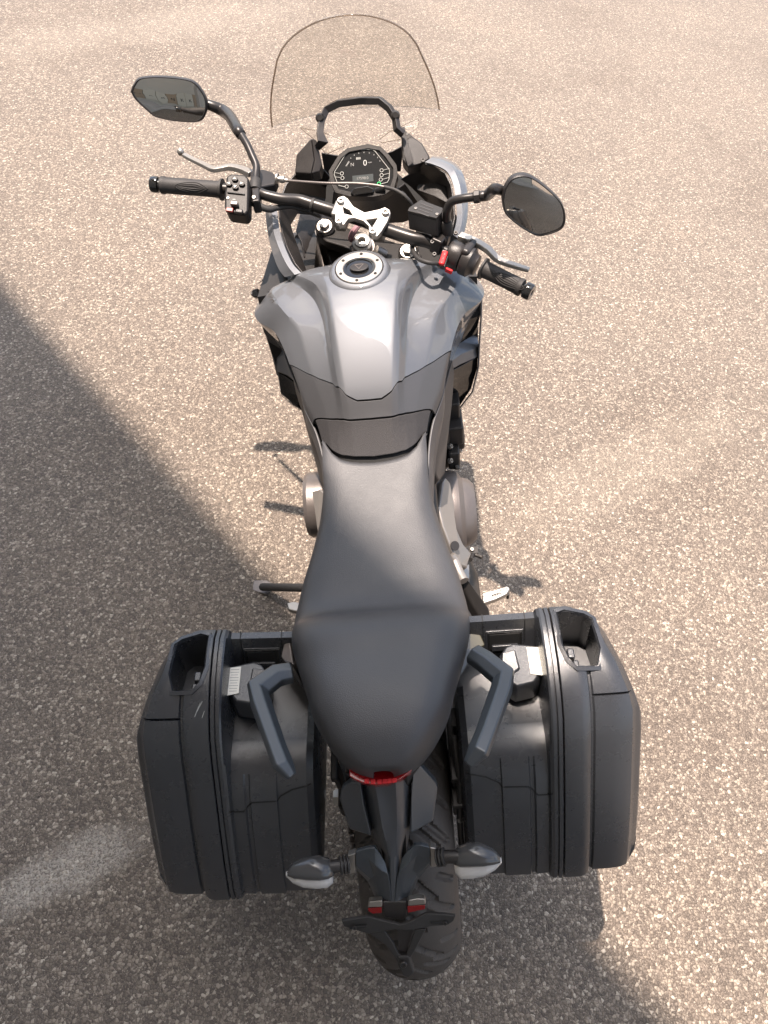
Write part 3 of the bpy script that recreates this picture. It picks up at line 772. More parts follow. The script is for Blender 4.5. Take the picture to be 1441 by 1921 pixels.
# ---- tail: side panels, number plate hanger, indicators
for pts in ([(657, 1466, .775), (640, 1480, .755), (637, 1500, .73), (655, 1556, .68), (697, 1569, .69), (683, 1510, .75), (676, 1468, .79)],
            [(776, 1440, .79), (786, 1433, .775), (818, 1468, .745), (821, 1480, .735), (813, 1541, .685), (770, 1565, .69), (772, 1500, .755)]):
    obj('tail_wing', slab([at(*q) for q in pts], (0, .016, -.022)), M.tail, bike, bev=.004, seg=3)
def ridge(pts):
    """keel of the hanger: each row is a list of photo points with heights, left to right"""
    V, F = [], []; m = len(pts[0])
    for r in pts: V += [at(*q) for q in r]
    for i in range(len(pts)-1):
        for j in range(m-1): F.append([i*m+j, (i+1)*m+j, (i+1)*m+j+1, i*m+j+1])
    return V, F
keel = ridge([
 [(676, 1466, .755), (690, 1466, .80), (703, 1468, .812), (714, 1472, .806), (730, 1470, .806), (742, 1468, .812), (757, 1463, .80), (772, 1458, .755)],
 [(684, 1500, .725), (700, 1500, .765), (709, 1502, .776), (717, 1506, .768), (733, 1504, .768), (744, 1500, .776), (757, 1498, .765), (772, 1496, .725)],
 [(695, 1545, .68), (710, 1548, .722), (717, 1550, .734), (722, 1556, .727), (737, 1554, .727), (745, 1548, .734), (756, 1545, .722), (770, 1543, .68)],
 [(702, 1575, .65), (718, 1578, .692), (724, 1578, .702), (729, 1576, .702), (735, 1575, .702), (744, 1576, .702), (752, 1575, .692), (767, 1572, .65)],
 [(715, 1600, .63), (726, 1604, .665), (729, 1606, .671), (733, 1608, .674), (740, 1608, .674), (745, 1606, .671), (750, 1602, .665), (762, 1598, .63)],
 [(716, 1630, .61), (726, 1630, .643), (729, 1632, .648), (733, 1634, .651), (740, 1634, .651), (745, 1633, .648), (750, 1630, .643), (760, 1628, .61)],
 [(722, 1660, .585), (727, 1660, .613), (730, 1662, .618), (734, 1664, .621), (741, 1664, .621), (745, 1663, .618), (750, 1660, .613), (758, 1658, .585)],
 [(718, 1690, .56), (724, 1692, .590), (729, 1692, .593), (736, 1693, .594), (744, 1693, .594), (752, 1692, .592), (757, 1692, .588), (763, 1690, .56)]])
hang = obj('plate_hanger', keel, M.tail, bike, solid=.006, recalc=False, smooth=24, bev=.0012)
body = ridge([
 [(667, 1602, .655), (667, 1598, .683), (690, 1592, .688), (703, 1590, .686), (712, 1600, .676), (724, 1620, .662)],
 [(667, 1630, .632), (667, 1624, .655), (692, 1612, .666), (704, 1624, .664), (716, 1634, .658), (728, 1640, .650)],
 [(690, 1655, .600), (695, 1648, .620), (702, 1642, .632), (712, 1644, .642), (722, 1650, .636), (731, 1655, .634)],
 [(706, 1690, .565), (712, 1690, .585), (716, 1688, .590), (722, 1688, .592), (728, 1690, .596), (734, 1692, .597)]])
bodyr = ridge([
 [(752, 1612, .662), (766, 1594, .676), (778, 1586, .686), (790, 1586, .688), (806, 1590, .683), (806, 1594, .655)],
 [(748, 1634, .650), (756, 1630, .658), (768, 1618, .664), (782, 1604, .666), (808, 1616, .655), (808, 1622, .632)],
 [(744, 1652, .634), (752, 1648, .636), (762, 1640, .642), (774, 1632, .632), (782, 1640, .620), (786, 1648, .600)],
 [(740, 1692, .597), (746, 1690, .596), (752, 1688, .592), (758, 1688, .590), (762, 1690, .585), (767, 1690, .565)]])
obj('hanger_bracket', body, M.rail, bike, solid=.008, recalc=False, smooth=24, bev=.0015)
obj('hanger_bracket', bodyr, M.rail, bike, solid=.008, recalc=False, smooth=24, bev=.0015)
obj('hanger_foot', slab([at(*q) for q in ((717, 1693, .597), (764, 1692, .597), (763, 1720, .560), (756, 1727, .552), (720, 1722, .560))], (0, .02, -.012)), M.plastic, bike, bev=.003)
obj('hanger_core', loft([[at(px-w, py, z), at(px+w, py, z), at(px+w, py, z)+Vector((0, .03, -.02)), at(px-w, py, z)+Vector((0, .03, -.02))] for px, py, z, w in ((724, 1475, .77, 30), (735, 1550, .69, 26), (740, 1610, .645, 22), (742, 1660, .59, 18), (744, 1700, .56, 18))]), M.black, bike)
# side reflectors / plate lamps
def reflector(pts, low):
    o = obj('plate_lamp', slab([at(*q) for q in pts], (0, .01, -.010)), M.alu, bike, bev=.002)
    obj('red_reflector', slab([at(*q) for q in low], (0, .006, -.010)), M.redlens, o, bev=.0015)
reflector([(692, 1692, .60), (717, 1690, .605), (717, 1702, .594), (690, 1703, .590)], [(690, 1704, .588), (716, 1702, .592), (716, 1713, .58), (700, 1715, .577), (690, 1709, .58)])
reflector([(766, 1690, .605), (783, 1686, .606), (797, 1687, .605), (799, 1697, .594), (765, 1700, .592)], [(764, 1700, .592), (798, 1698, .592), (797, 1706, .585), (780, 1710, .58), (765, 1713, .578)])
# number plate bracket
wing = [(641, 1729, .572), (660, 1725, .573), (690, 1720, .573), (720, 1728, .568), (742, 1734, .565), (752, 1736, .564), (770, 1730, .568), (800, 1714, .575), (835, 1716, .573), (855, 1719, .571)]
low = [(645, 1738, .556), (670, 1746, .548), (690, 1752, .545), (716, 1748, .552), (742, 1744, .554), (752, 1745, .554), (775, 1745, .553), (812, 1738, .556), (840, 1736, .556), (851, 1728, .56)]
V = [at(*q) for q in wing]+[at(*q) for q in low]; n = len(wing)
pb = obj('plate_bracket', (V, [[i, n+i, n+i+1, i+1] for i in range(n-1)]), M.rubber, bike, solid=.006, recalc=False, bev=.0015, smooth=30)
def arm(pts): return slab([at(*q) for q in pts], (0, .004, -.014))
obj('bracket_arm', arm([(690, 1750, .545), (722, 1746, .552), (738, 1768, .525), (748, 1790, .500), (770, 1798, .492), (768, 1812, .478), (748, 1812, .478), (740, 1796, .495), (722, 1772, .52)]), M.rubber, pb, bev=.003)
obj('bracket_arm', arm([(778, 1744, .553), (800, 1742, .553), (790, 1762, .53), (778, 1785, .508), (770, 1798, .492), (760, 1795, .494), (766, 1776, .515)]), M.rubber, pb, bev=.003)
obj('bracket_tip', slab([at(*q) for q in ((745, 1794, .50), (768, 1794, .50), (772, 1806, .486), (778, 1826, .462), (766, 1836, .452), (754, 1830, .458), (746, 1812, .478))], (0, .012, -.016)), M.rubber, pb, bev=.004)
obj('tip_screw', bolt(at(757, 1808, .489), (0, -.7, .7), .006, .004), M.castdark, pb)
obj('bracket_web', slab([at(*q) for q in ((744, 1738, .545), (776, 1740, .545), (762, 1786, .495), (748, 1784, .497))], (0, .006, -.004)), M.plastic, pb)
for a, b in (((656, 1741), (688, 1737)), ((808, 1731), (842, 1731))):
    q0, q1 = at(a[0], a[1], .562), at(b[0], b[1], .562)
    obj('bracket_slot', tube([q0, q1], .0022, 8, smooth=False), M.black, pb)
    obj('bracket_screw', bolt(q0.lerp(q1, .3 if a[0] < 700 else .8), (0, -.7, .7), .0035, .003), M.castdark, pb)
for sx, c0 in ((-1, (661, 1620)), (1, (812, 1606))):
    obj('stalk_collar', slab([at(*q) for q in (((652, 1606, .672), (667, 1601, .678), (667, 1638, .636), (655, 1640, .634)) if sx < 0 else ((806, 1590, .678), (818, 1592, .676), (820, 1626, .636), (808, 1628, .634)))], (0, .012, -.01)), M.alu, bike, bev=.002)
def indicator(stalk, body, lens, label):
    r = obj('indicator', tube([at(*q) for q in stalk], [.0105]*len(stalk), 14, 5), M.plastic, bike, label=label)
    a, b = at(*stalk[0]), at(*stalk[1])
    for k in range(3):
        p = a.lerp(b, .15+k*.3); obj('rubber_ridge', lathe([(.0105, -.002), (.0145, -.0012), (.0145, .0012), (.0105, .002)], p, b-a, 18, cap=False), M.rubber, r)
    rings = []
    for (px, py, z, h, d) in body:
        c = at(px, py, z); rings.append([c+Vector((0, math.cos(t)*d, math.sin(t)*h)) for t in [2*math.pi*q/18 for q in range(18)]])
    obj('indicator_body', loft(rings), M.gloss_grey, r, smooth=60)
    rings = []
    for (px, py, z, h, d) in lens:
        c = at(px, py, z); rings.append([c+Vector((0, math.cos(t)*d, math.sin(t)*h)) for t in [2*math.pi*q/18 for q in range(18)]])
    obj('indicator_lens', loft(rings), M.lens, r, smooth=60)
    rings = []
    for (px, py, z, h, d) in lens[1:-1]:
        c = at(px, py, z)+Vector((0, .006, .002)); rings.append([c+Vector((0, math.cos(t)*d*.55, math.sin(t)*h*.6)) for t in [2*math.pi*q/12 for q in range(12)]])
    obj('lamp_reflector', loft(rings), M.alu, r, smooth=60)
indicator([(655, 1620, .660), (634, 1624, .664), (612, 1627, .666), (598, 1630, .666)],
          [(627, 1630, .664, .006, .010), (616, 1629, .668, .012, .016), (600, 1628, .670, .016, .019), (575, 1629, .670, .015, .018), (552, 1632, .668, .010, .013), (540, 1636, .666, .005, .006)],
          [(625, 1644, .654, .008, .010), (615, 1645, .655, .013, .016), (595, 1645, .656, .014, .018), (570, 1644, .657, .012, .017), (550, 1642, .658, .008, .012), (537, 1640, .660, .003, .004)], None)
indicator([(818, 1609, .662), (838, 1607, .666), (858, 1607, .668), (872, 1607, .668)],
          [(850, 1609, .664, .006, .010), (862, 1607, .668, .012, .016), (880, 1603, .671, .016, .019), (905, 1603, .671, .015, .018), (925, 1606, .669, .010, .013), (938, 1611, .666, .005, .006)],
          [(853, 1628, .654, .008, .010), (864, 1629, .655, .013, .016), (884, 1626, .656, .014, .018), (908, 1622, .657, .012, .017), (928, 1617, .658, .008, .012), (941, 1614, .660, .003, .004)], None)
# grab rails
hexp = [(-.019, -.004), (-.013, .009), (.004, .013), (.019, .004), (.017, -.010), (-.012, -.012)]
def rail(pts, flip):
    prof = [(-x, y) for x, y in hexp][::-1] if flip else hexp
    return sweep([at(*q) for q in pts], prof, up=(0, -.2, 1), scales=[.95, 1, 1, 1, .92, .92, .5])
obj('grab_rail', rail([(548, 1262, .835), (520, 1267, .842), (486, 1292, .852), (492, 1320, .857), (520, 1400, .872), (533, 1434, .876), (549, 1456, .868)], False), M.rail, bike, bev=.003, smooth=25)
obj('grab_rail', rail([(886, 1226, .835), (908, 1240, .842), (943, 1268, .852), (939, 1292, .857), (910, 1374, .872), (896, 1408, .876), (877, 1434, .868)], True), M.rail, bike, bev=.003, smooth=25)
# smoked side covers and painted tail sides beside the seat
obj('tail_side_cover', slab([at(*q) for q in ((873, 1150, .79), (884, 1158, .785), (900, 1185, .78), (911, 1210, .775), (895, 1218, .775), (866, 1228, .78))], (-.02, 0, -.05)), M.smoke, bike, bev=.003)
obj('tail_side_panel', slab([at(*q) for q in ((868, 1218, .79), (909, 1211, .79), (903, 1222, .785), (886, 1232, .78), (868, 1262, .77), (858, 1270, .77))], (-.01, 0, -.04)), M.paint, bike, bev=.004)
obj('tail_side_cover', slab([at(*q) for q in ((541, 1182, .79), (532, 1205, .785), (526, 1232, .78), (540, 1250, .78), (552, 1250, .78))], (.02, 0, -.05)), M.cast, bike, bev=.003)
obj('tail_side_panel', slab([at(*q) for q in ((528, 1235, .79), (545, 1240, .79), (572, 1285, .77), (560, 1285, .77), (545, 1262, .78))], (.01, 0, -.04)), M.plastic, bike, bev=.004)

# ================================================================== panniers
RIM0 = [(.13, .40), (.150, .50), (.158, .62), (.158, .73), (.152, .795), (.142, .818), (.120, .829), (.085, .829), (.040, .822), (.005, .808),
       (-.012, .799), (-.0145, .7972), (-.017, .7955), (-.040, .777), (-.070, .738), (-.105, .682), (-.150, .607), (-.190, .535), (-.222, .468), (-.231, .435), (-.215, .405), (-.15, .390), (0, .385)]
INN0 = [(.13, .41), (.140, .50), (.146, .62), (.146, .73), (.145, .790), (.141, .807), (.128, .809), (.097, .714), (.060, .702), (.010, .702),
       (-.012, .704), (-.0145, .7045), (-.017, .705), (-.040, .706), (-.072, .693), (-.100, .662), (-.142, .596), (-.180, .527), (-.210, .463), (-.218, .436), (-.205, .41), (-.15, .40), (0, .395)]
CEN = (-.03, .61)
def inset(P, d):
    """move each profile point inwards along its normal"""
    out = []; n = len(P)
    for i in range(n):
        a, b = np.array(P[i-1]), np.array(P[(i+1) % n]); t = (b-a)/np.linalg.norm(b-a)
        nn = np.array([t[1], -t[0]])*-1
        if np.dot(nn, np.array(P[i])-np.array(CEN)) < 0: nn = -nn
        out.append(tuple(np.array(P[i])-nn*d))
    return out
def shrink(P, k): return [(CEN[0]+(y-CEN[0])*k, CEN[1]+(z-CEN[1])*k) for y, z in P]
def lerp_prof(A, B, k): return [tuple(np.array(a)*(1-k)+np.array(b)*k) for a, b in zip(A, B)]

def squeeze(P, k): return [(y if y > -.05 else -.05+(y+.05)*k, z if z > .72 else .72+(z-.72)*k) for y, z in P]
def pannier(sx, name, label, kz):
    RIM, INN = squeeze(RIM0, kz), squeeze(INN0, kz)
    base = Vector((sx*.28, 0, .385))
    tilt = R(5) if sx < 0 else 0.0          # the shaded case hangs a little bottom-out
    rt = root(name, base, label, 'pannier', group='hard cases on the motorcycle')
    if tilt:
        rt.location = BIKE @ Vector((-.28-.415*math.sin(tilt), 0, .80-.415*math.cos(tilt))); rt.rotation_euler = (0, LEAN+tilt, 0)
    sg = lambda vf: vf if sx > 0 else mirx(vf)
    def rib(d): return [a if i < 15 else b for i, (a, b) in enumerate(zip(INN, inset(INN, d)))]
    def st(x, P, taper=0.0, groove=0.0):
        r = []
        for i, (y, z) in enumerate(P):
            xx = x-taper*np.clip((y+.02)/.16, 0, 1.1)*.050
            r.append((xx, y, z))
        if groove:
            gy, gz = r[11][1], r[11][2]; r[11] = (r[11][0]-groove*.3, gy+.002, gz-groove)
        return r
    # inner shell with the dished top
    bx = [(.118, inset(INN, .03)), (.124, inset(INN, .008)), (.135, INN), (.185, INN), (.187, rib(-.004)), (.232, rib(-.004)), (.234, rib(0)), (.240, rib(0)), (.243, rib(-.004)),
          (.264, rib(-.002)), (.267, lerp_prof(INN, RIM, .8)), (.269, inset(RIM, .002)), (.272, RIM), (.2775, RIM), (.2785, inset(RIM, .004)), (.2795, inset(RIM, .004)), (.2805, RIM), (.2865, RIM), (.2875, inset(RIM, .0015))]
    sh = obj('inner_shell', sg(loft([st(x, P) for x, P in bx])), M.case, rt, smooth=30, bev=0)
    # lid: flange, step, body, outer face
    L2 = inset(RIM, .011)
    lx = [(.2895, inset(RIM, .0015), 0), (.2905, RIM, 0), (.318, RIM, 0), (.327, inset(RIM, .002), 0), (.333, inset(RIM, .006), 0), (.336, inset(RIM, .015), 0), (.339, inset(RIM, .015), 0), (.342, L2, .1), (.37, inset(RIM, .011), .35), (.392, inset(RIM, .013), .75), (.403, inset(RIM, .017), 1),
          (.414, inset(RIM, .034), 1), (.421, shrink(inset(RIM, .034), .94), 1), (.425, shrink(inset(RIM, .034), .84), 1)]
    rings = [st(x, P, tp, .006 if x > .34 and x < .43 else 0) for x, P, tp in lx]
    lid = obj('lid', sg(loft(rings)), M.case, rt, smooth=30)
    # handle recess cut into the lid's top
    cut = loft([[(.299, .128, z), (.346, .124, z), (.3575, .113, z), (.363, .062, z), (.354, .034, z), (.318, .030, z), (.307, .042, z), (.299, .066, z)] for z in (.715, .86)])
    boolean_cut(lid, sg(cut))
    obj('recess_bezel', sg(sweep([(.296, .127, .8275), (.3125, .132, .8275), (.346, .127, .8185), (.361, .116, .8165), (.3675, .062, .8105), (.357, .030, .8045), (.318, .0255, .8175), (.3035, .039, .8225), (.2955, .066, .8275), (.296, .127, .8275)],
        [(-.004, -.005), (-.003, .002), (.003, .002), (.004, -.005)], caps=False)), M.case, lid, smooth=30)
    obj('lid_catch', sg(merge(box((.3155, .062, .765), (.012, .018, .075)), box((.327, .058, .745), (.010, .014, .05)))), M.case, lid, bev=.003)
    # latch on the sloping front wall of the dish
    wn = Vector((0, -.95, .305)).normalized(); wu = Vector((0, .305, .95)).normalized()
    wc = Vector((.213, .1125, .7615))
    lt = obj('latch_frame', sg(box(wc+wn*.001, (.066, .004, .056), up=wu)), M.case, rt, bev=.0015)
    obj('latch_line', sg(box(wc+wn*.0028, (.060, .002, .050), up=wu)), M.gloss, lt, bev=.0005)
    obj('latch_pocket', sg(box(wc+wn*.004+wu*.004, (.052, .002, .034), up=wu)), M.black, lt)
    obj('latch_lever', sg(box(wc+wn*.006-wu*.008, (.046, .007, .012), up=wu)), M.case, lt, bev=.002)
    for x in (.176, .248):
        obj('housing_seam', sg(merge(box((x, .1345, .8088), (.0014, .016, .0012)), box(Vector((x, .1265, .805))-wu*.022+wn*.001, (.0014, .0012, .046), up=wu))), M.black, lt)
    # locking lump with its key flap and the white sticker
    lump = [(.212, .098), (.226, .103), (.246, .100), (.2665, .096), (.2665, .040), (.254, .024), (.222, .018), (.204, .032), (.196, .060), (.199, .080)]
    lp = obj('lock_cover', sg(loft([[(x, y, .715) for x, y in lump], [(x, y, .765) for x, y in lump], [(.225+(x-.225)*.90, .06+(y-.06)*.90, .776) for x, y in lump]])), M.case, rt, bev=.003, seg=2)
    obj('key_flap', sg(loft([[(.203, .082, .776), (.228, .086, .776), (.232, .050, .776), (.212, .036, .776), (.199, .052, .776)], [(.205, .080, .784), (.226, .083, .784), (.229, .052, .781), (.212, .040, .778), (.201, .054, .780)]])), M.case, lp, bev=.0015)
    sk = obj('sticker', sg(loft([[(.2475, .090, .7775), (.2685, .088, .7775), (.2685, .036, .7775), (.2475, .040, .7775)], [(.2475, .090, .7784), (.2685, .088, .7784), (.2685, .036, .7784), (.2475, .040, .7784)]])), M.label, lp)
    for k in range(9):
        obj('sticker_line', sg(box((.2575, .084-k*.005, .7786), (.014+.002*math.sin(k*2.3), .0009, .0003))), M.grey_print, sk)
    obj('foot_rib', sg(merge(box((.22, -.08, .425), (.10, .12, .018)))), M.case, rt, bev=.004)
    # dish lip seam towards the rear
    ss = [(.128, -.088, .6795), (.16, -.093, .6735), (.18, -.100, .6645), (.186, -.106, .6585), (.230, -.107, .6570), (.236, -.110, .6500), (.246, -.118, .6420), (.262, -.126, .6480), (.270, -.122, .656)]
    V0, F0 = loft([st(x, P) for x, P in bx]); bv = BVHTree.FromPolygons([Vector(v) for v in V0], F0)
    dense = []
    for a, b in zip(ss[:-1], ss[1:]):
        for k in range(8): dense.append(Vector(a).lerp(Vector(b), k/8))
    dense = [Vector((p.x, p.y+.0, p.z)) for p in dense]; dd = Vector((0, .72, -.69)); q_ = []
    for p in dense:
        h = bv.ray_cast(p-dd*.12, dd)
        if h[0]: q_.append(h[0]-dd*.0003)
    obj('panel_seam', sg(tube(q_, .0014, 6, smooth=False)), M.black, sh)
    if sx < 0:
        for (u0, v0, u1, v1) in ((.300, .012, .309, -.004), (.303, .010, .311, -.008), (.306, .004, .312, -.010), (.296, -.002, .300, -.012)):
            zz = lambda v: float(np.interp(-v, [-.04, -.005, .0145, .04], [.8226, .8085, .7977, .7775]))
            obj('scuff_mark', sg(tube([(u0, v0, zz(v0)), (u1, v1, zz(v1))], .0006, 5, smooth=False)), M.grey_print, lid)
    return rt
pannier(-1, 'pannier', 'black hard pannier hanging in the shade, on the motorcycle side with the side stand', .93)
pannier(1, 'pannier', 'black hard pannier hanging in the sun, behind the pale serrated footpeg', .885)

# ================================================================== fairing, dash, screen
def strip(name, rows, m, th=.004, bev=.0015, smooth=40, res=0, parent=None, soff=-1, **kw):
    """surface through rows of photo points (x, y, height)"""
    P = [[at(*q) for q in r] for r in rows]
    if res: P = [[Vector(p) for p in catmull(r, res)] for r in P]
    V = [p for r in P for p in r]; m_ = len(P[0]); F = []
    for i in range(len(P)-1):
        for j in range(m_-1): F.append([i*m_+j, (i+1)*m_+j, (i+1)*m_+j+1, i*m_+j+1])
    return obj(name, (V, F), m, parent or bike, solid=th, soff=soff, bev=bev, smooth=smooth, **kw)
# left cheek: painted lip running from the dash to the tank, outer skin falling away below
strip('fairing_cheek', [[(520, 388, 1.060), (522, 410, 1.052), (526, 436, 1.043), (536, 466, 1.032), (550, 495, 1.018), (566, 512, 1.006)],
                        [(509, 384, 1.063), (511, 410, 1.055), (515, 440, 1.045), (526, 471, 1.033), (540, 499, 1.019), (553, 516, 1.006)],
                        [(507, 384, 1.060), (509, 411, 1.052), (513, 441, 1.042), (524, 473, 1.030), (538, 501, 1.016), (551, 517, 1.004)],
                        [(498, 386, 1.048), (499, 412, 1.04), (504, 446, 1.030), (513, 480, 1.018), (523, 505, 1.006), (534, 520, .998)],
                        [(505, 400, .93), (508, 425, .92), (515, 460, .91), (523, 492, .90), (531, 515, .90), (541, 527, .90)]], M.paint, res=4)
strip('fairing_cheek', [[(797, 304, 1.098), (815, 309, 1.095), (838, 321, 1.088), (850, 345, 1.076), (855, 375, 1.06), (857, 410, 1.042), (850, 440, 1.026)],
                        [(806, 298, 1.100), (824, 302, 1.097), (848, 314, 1.090), (861, 341, 1.078), (866, 374, 1.062), (867, 412, 1.044), (858, 446, 1.028)],
                        [(809, 296, 1.098), (827, 300, 1.095), (851, 312, 1.088), (864, 340, 1.076), (869, 374, 1.060), (869, 413, 1.042), (860, 448, 1.026)],
                        [(812, 292, 1.090), (834, 296, 1.087), (861, 313, 1.078), (874, 343, 1.066), (878, 376, 1.05), (876, 416, 1.032), (866, 455, 1.016)],
                        [(818, 315, .98), (836, 322, .97), (856, 338, .95), (866, 362, .93), (870, 395, .92), (870, 432, .91), (862, 468, .90)]], M.paint, res=4)
# black inner panels behind the cheeks
strip('inner_panel', [[(521, 390, 1.055), (523, 412, 1.048), (528, 438, 1.038), (538, 468, 1.027), (552, 496, 1.013), (566, 513, 1.002)],
                      [(538, 392, 1.02), (540, 412, 1.012), (546, 436, 1.00), (556, 464, .985), (566, 492, .975), (573, 512, .97)],
                      [(560, 395, .99), (540, 428, .99), (548, 442, .97), (556, 466, .96), (566, 492, .95), (572, 512, .945)]], M.plastic)
strip('inner_panel', [[(585, 270, 1.13), (560, 318, 1.085), (535, 345, 1.068), (520, 388, 1.056)],
                      [(592, 300, 1.09), (575, 330, 1.05), (560, 360, 1.02), (545, 400, .99)],
                      [(620, 330, 1.06), (612, 350, 1.01), (610, 372, .97), (600, 405, .95)]], M.plastic)
strip('inner_panel', [[(565, 395, .96), (556, 432, .955), (566, 452, .95), (572, 480, .945)],
                      [(600, 398, .93), (590, 430, .93), (585, 462, .93), (574, 488, .935)],
                      [(630, 400, .90), (612, 448, .91), (598, 458, .91), (578, 490, .925)]], M.plastic)
strip('fairing_stay', [[(552, 446, .93), (560, 462, .92), (568, 488, .915)], [(558, 440, .935), (570, 456, .925), (573, 489, .915)]], M.castdark)
strip('inner_panel', [[(797, 305, 1.093), (815, 311, 1.09), (837, 323, 1.083), (848, 346, 1.071), (853, 376, 1.055), (855, 410, 1.037), (848, 440, 1.02)],
                      [(780, 318, 1.06), (796, 326, 1.05), (812, 338, 1.045), (838, 350, 1.04), (844, 378, 1.025), (842, 412, 1.0), (836, 440, .99)],
                      [(752, 335, 1.04), (770, 348, 1.02), (785, 362, 1.0), (800, 376, .98), (812, 392, .96), (815, 420, .95), (810, 445, .94)]], M.plastic)
pk = strip('glove_pocket', [[(786, 348, 1.035), (822, 344, 1.045), (838, 352, 1.042)], [(784, 356, 1.03), (818, 368, 1.03), (842, 380, 1.025)], [(808, 372, 1.0), (836, 398, .995), (846, 402, 1.0)]], M.plastic, bev=.003)
strip('inner_panel', [[(625, 362, 1.04), (655, 368, 1.045), (700, 372, 1.045), (740, 360, 1.045), (760, 345, 1.045)],
                      [(622, 384, .98), (655, 392, .98), (705, 398, .98), (750, 392, .98), (785, 380, .98)],
                      [(626, 405, .93), (655, 415, .93), (705, 420, .93), (755, 418, .93), (795, 405, .93)]], M.plastic)
obj('fairing_floor', loft([[at(600, 380, .90), at(620, 330, .96), at(740, 320, .96), at(830, 400, .90)], [at(600, 380, .86), at(620, 330, .86), at(740, 320, .86), at(830, 400, .86)]]), M.black, bike)
# uprights that carry the screen
obj('screen_upright', merge(slab([at(*q) for q in ((584, 258, 1.146), (556, 290, 1.115), (553, 324, 1.09), (584, 326, 1.088), (590, 300, 1.108))], (0, .02, -.03)),
    slab([at(*q) for q in ((584, 258, 1.147), (594, 262, 1.14), (604, 310, 1.098), (600, 322, 1.088), (584, 326, 1.089), (590, 300, 1.109))], (0, .02, -.03))), M.plastic, bike, bev=.003)
obj('screen_upright', merge(slab([at(*q) for q in ((752, 246, 1.14), (760, 243, 1.142), (776, 256, 1.13), (792, 268, 1.118), (806, 292, 1.10), (806, 300, 1.093), (788, 308, 1.088), (766, 314, 1.088), (755, 300, 1.10))], (0, .02, -.03))), M.plastic, bike, bev=.004)
obj('upright_rib', slab([at(*q) for q in ((753, 246, 1.143), (760, 245, 1.144), (768, 280, 1.115), (776, 305, 1.096), (766, 312, 1.092), (758, 290, 1.11))], (0, .006, .006)), M.plastic, bike, bev=.002)
for q in ((565, 319, 1.091), (794, 301, 1.099)):
    obj('upright_screw', bolt(at(*q), (0, -.6, .8), .0055, .004), M.castdark, bike)
obj('nose_cowl', (loft([[at(603, 287, 1.06), at(626, 291, 1.05), at(690, 300, 1.03), at(737, 284, 1.05), at(757, 273, 1.06)], [at(610, 332, 1.0), at(630, 330, 1.0), at(690, 325, 1.0), at(735, 322, 1.0), at(752, 322, 1.0)]], closed=False, cap0=False, cap1=False)), M.plastic, bike, solid=.004, bev=.001)
# radiator shrouds on both sides of the tank
strip('radiator_shroud', [[(903, 562, .905), (901, 592, .868), (894, 626, .79)], [(872, 570, .89), (862, 605, .85), (855, 648, .80)]], M.gloss)
strip('radiator_shroud', [[(895, 622, .785), (899, 650, .775), (900, 668, .755)], [(868, 640, .80), (866, 664, .79), (864, 684, .765)], [(850, 655, .81), (844, 680, .795), (843, 696, .77)]], M.paint, th=.01)
strip('shroud_side', [[(905, 560, .905), (904, 600, .86), (901, 640, .80), (899, 688, .735), (888, 735, .66), (864, 766, .605)],
                      [(906, 562, .89), (905, 602, .84), (903, 642, .78), (900, 690, .70), (890, 737, .63), (866, 768, .58)]], M.paint)
strip('shroud_inner', [[(897, 668, .755), (896, 690, .72), (884, 730, .66), (862, 763, .605)], [(870, 684, .75), (866, 705, .72), (858, 735, .66), (852, 755, .61)], [(843, 698, .755), (842, 712, .73), (846, 735, .67), (848, 750, .62)]], M.gloss)
obj('shroud_body', loft([[(.243, .90, .95), (.247, .90, .72), (.19, .885, .60), (.12, .92, .62), (.12, .92, .95)], [(.22, 1.18, .93), (.23, 1.22, .74), (.18, 1.16, .62), (.12, 1.16, .62), (.12, 1.16, .93)]]), M.castdark, bike)
obj('shroud_body', loft([[(-.243, .90, .95), (-.247, .90, .72), (-.19, .885, .60), (-.12, .92, .62), (-.12, .92, .95)], [(-.22, 1.18, .93), (-.23, 1.22, .74), (-.18, 1.16, .62), (-.12, 1.16, .62), (-.12, 1.16, .93)]]), M.castdark, bike)
strip('radiator_shroud', [[(487, 588, .895), (497, 622, .855), (508, 640, .83)], [(505, 598, .90), (520, 632, .85), (530, 655, .82)]], M.gloss)
strip('radiator_shroud', [[(508, 634, .79), (514, 670, .77), (520, 697, .74)], [(522, 645, .80), (530, 675, .785), (540, 705, .75)], [(530, 655, .81), (540, 685, .79), (552, 715, .755)]], M.paint, th=.01)
strip('shroud_side', [[(484, 580, .905), (493, 612, .865), (507, 655, .80), (522, 705, .725), (527, 738, .68), (580, 782, .60)],
                      [(483, 582, .89), (492, 614, .845), (506, 657, .78), (521, 707, .70), (526, 742, .65), (579, 785, .58)]], M.paint)
strip('shroud_inner', [[(522, 700, .73), (527, 735, .685), (550, 760, .64), (580, 780, .60)], [(535, 706, .73), (545, 738, .68), (565, 758, .64), (585, 770, .60)], [(552, 718, .73), (562, 740, .68), (575, 752, .64), (590, 760, .61)]], M.gloss)
obj('horn_lug', slab([at(*q) for q in ((484, 540, .90), (474, 543, .90), (468, 551, .895), (476, 558, .89), (486, 556, .89))], (0, .02, -.02)), M.plastic, bike, bev=.003)

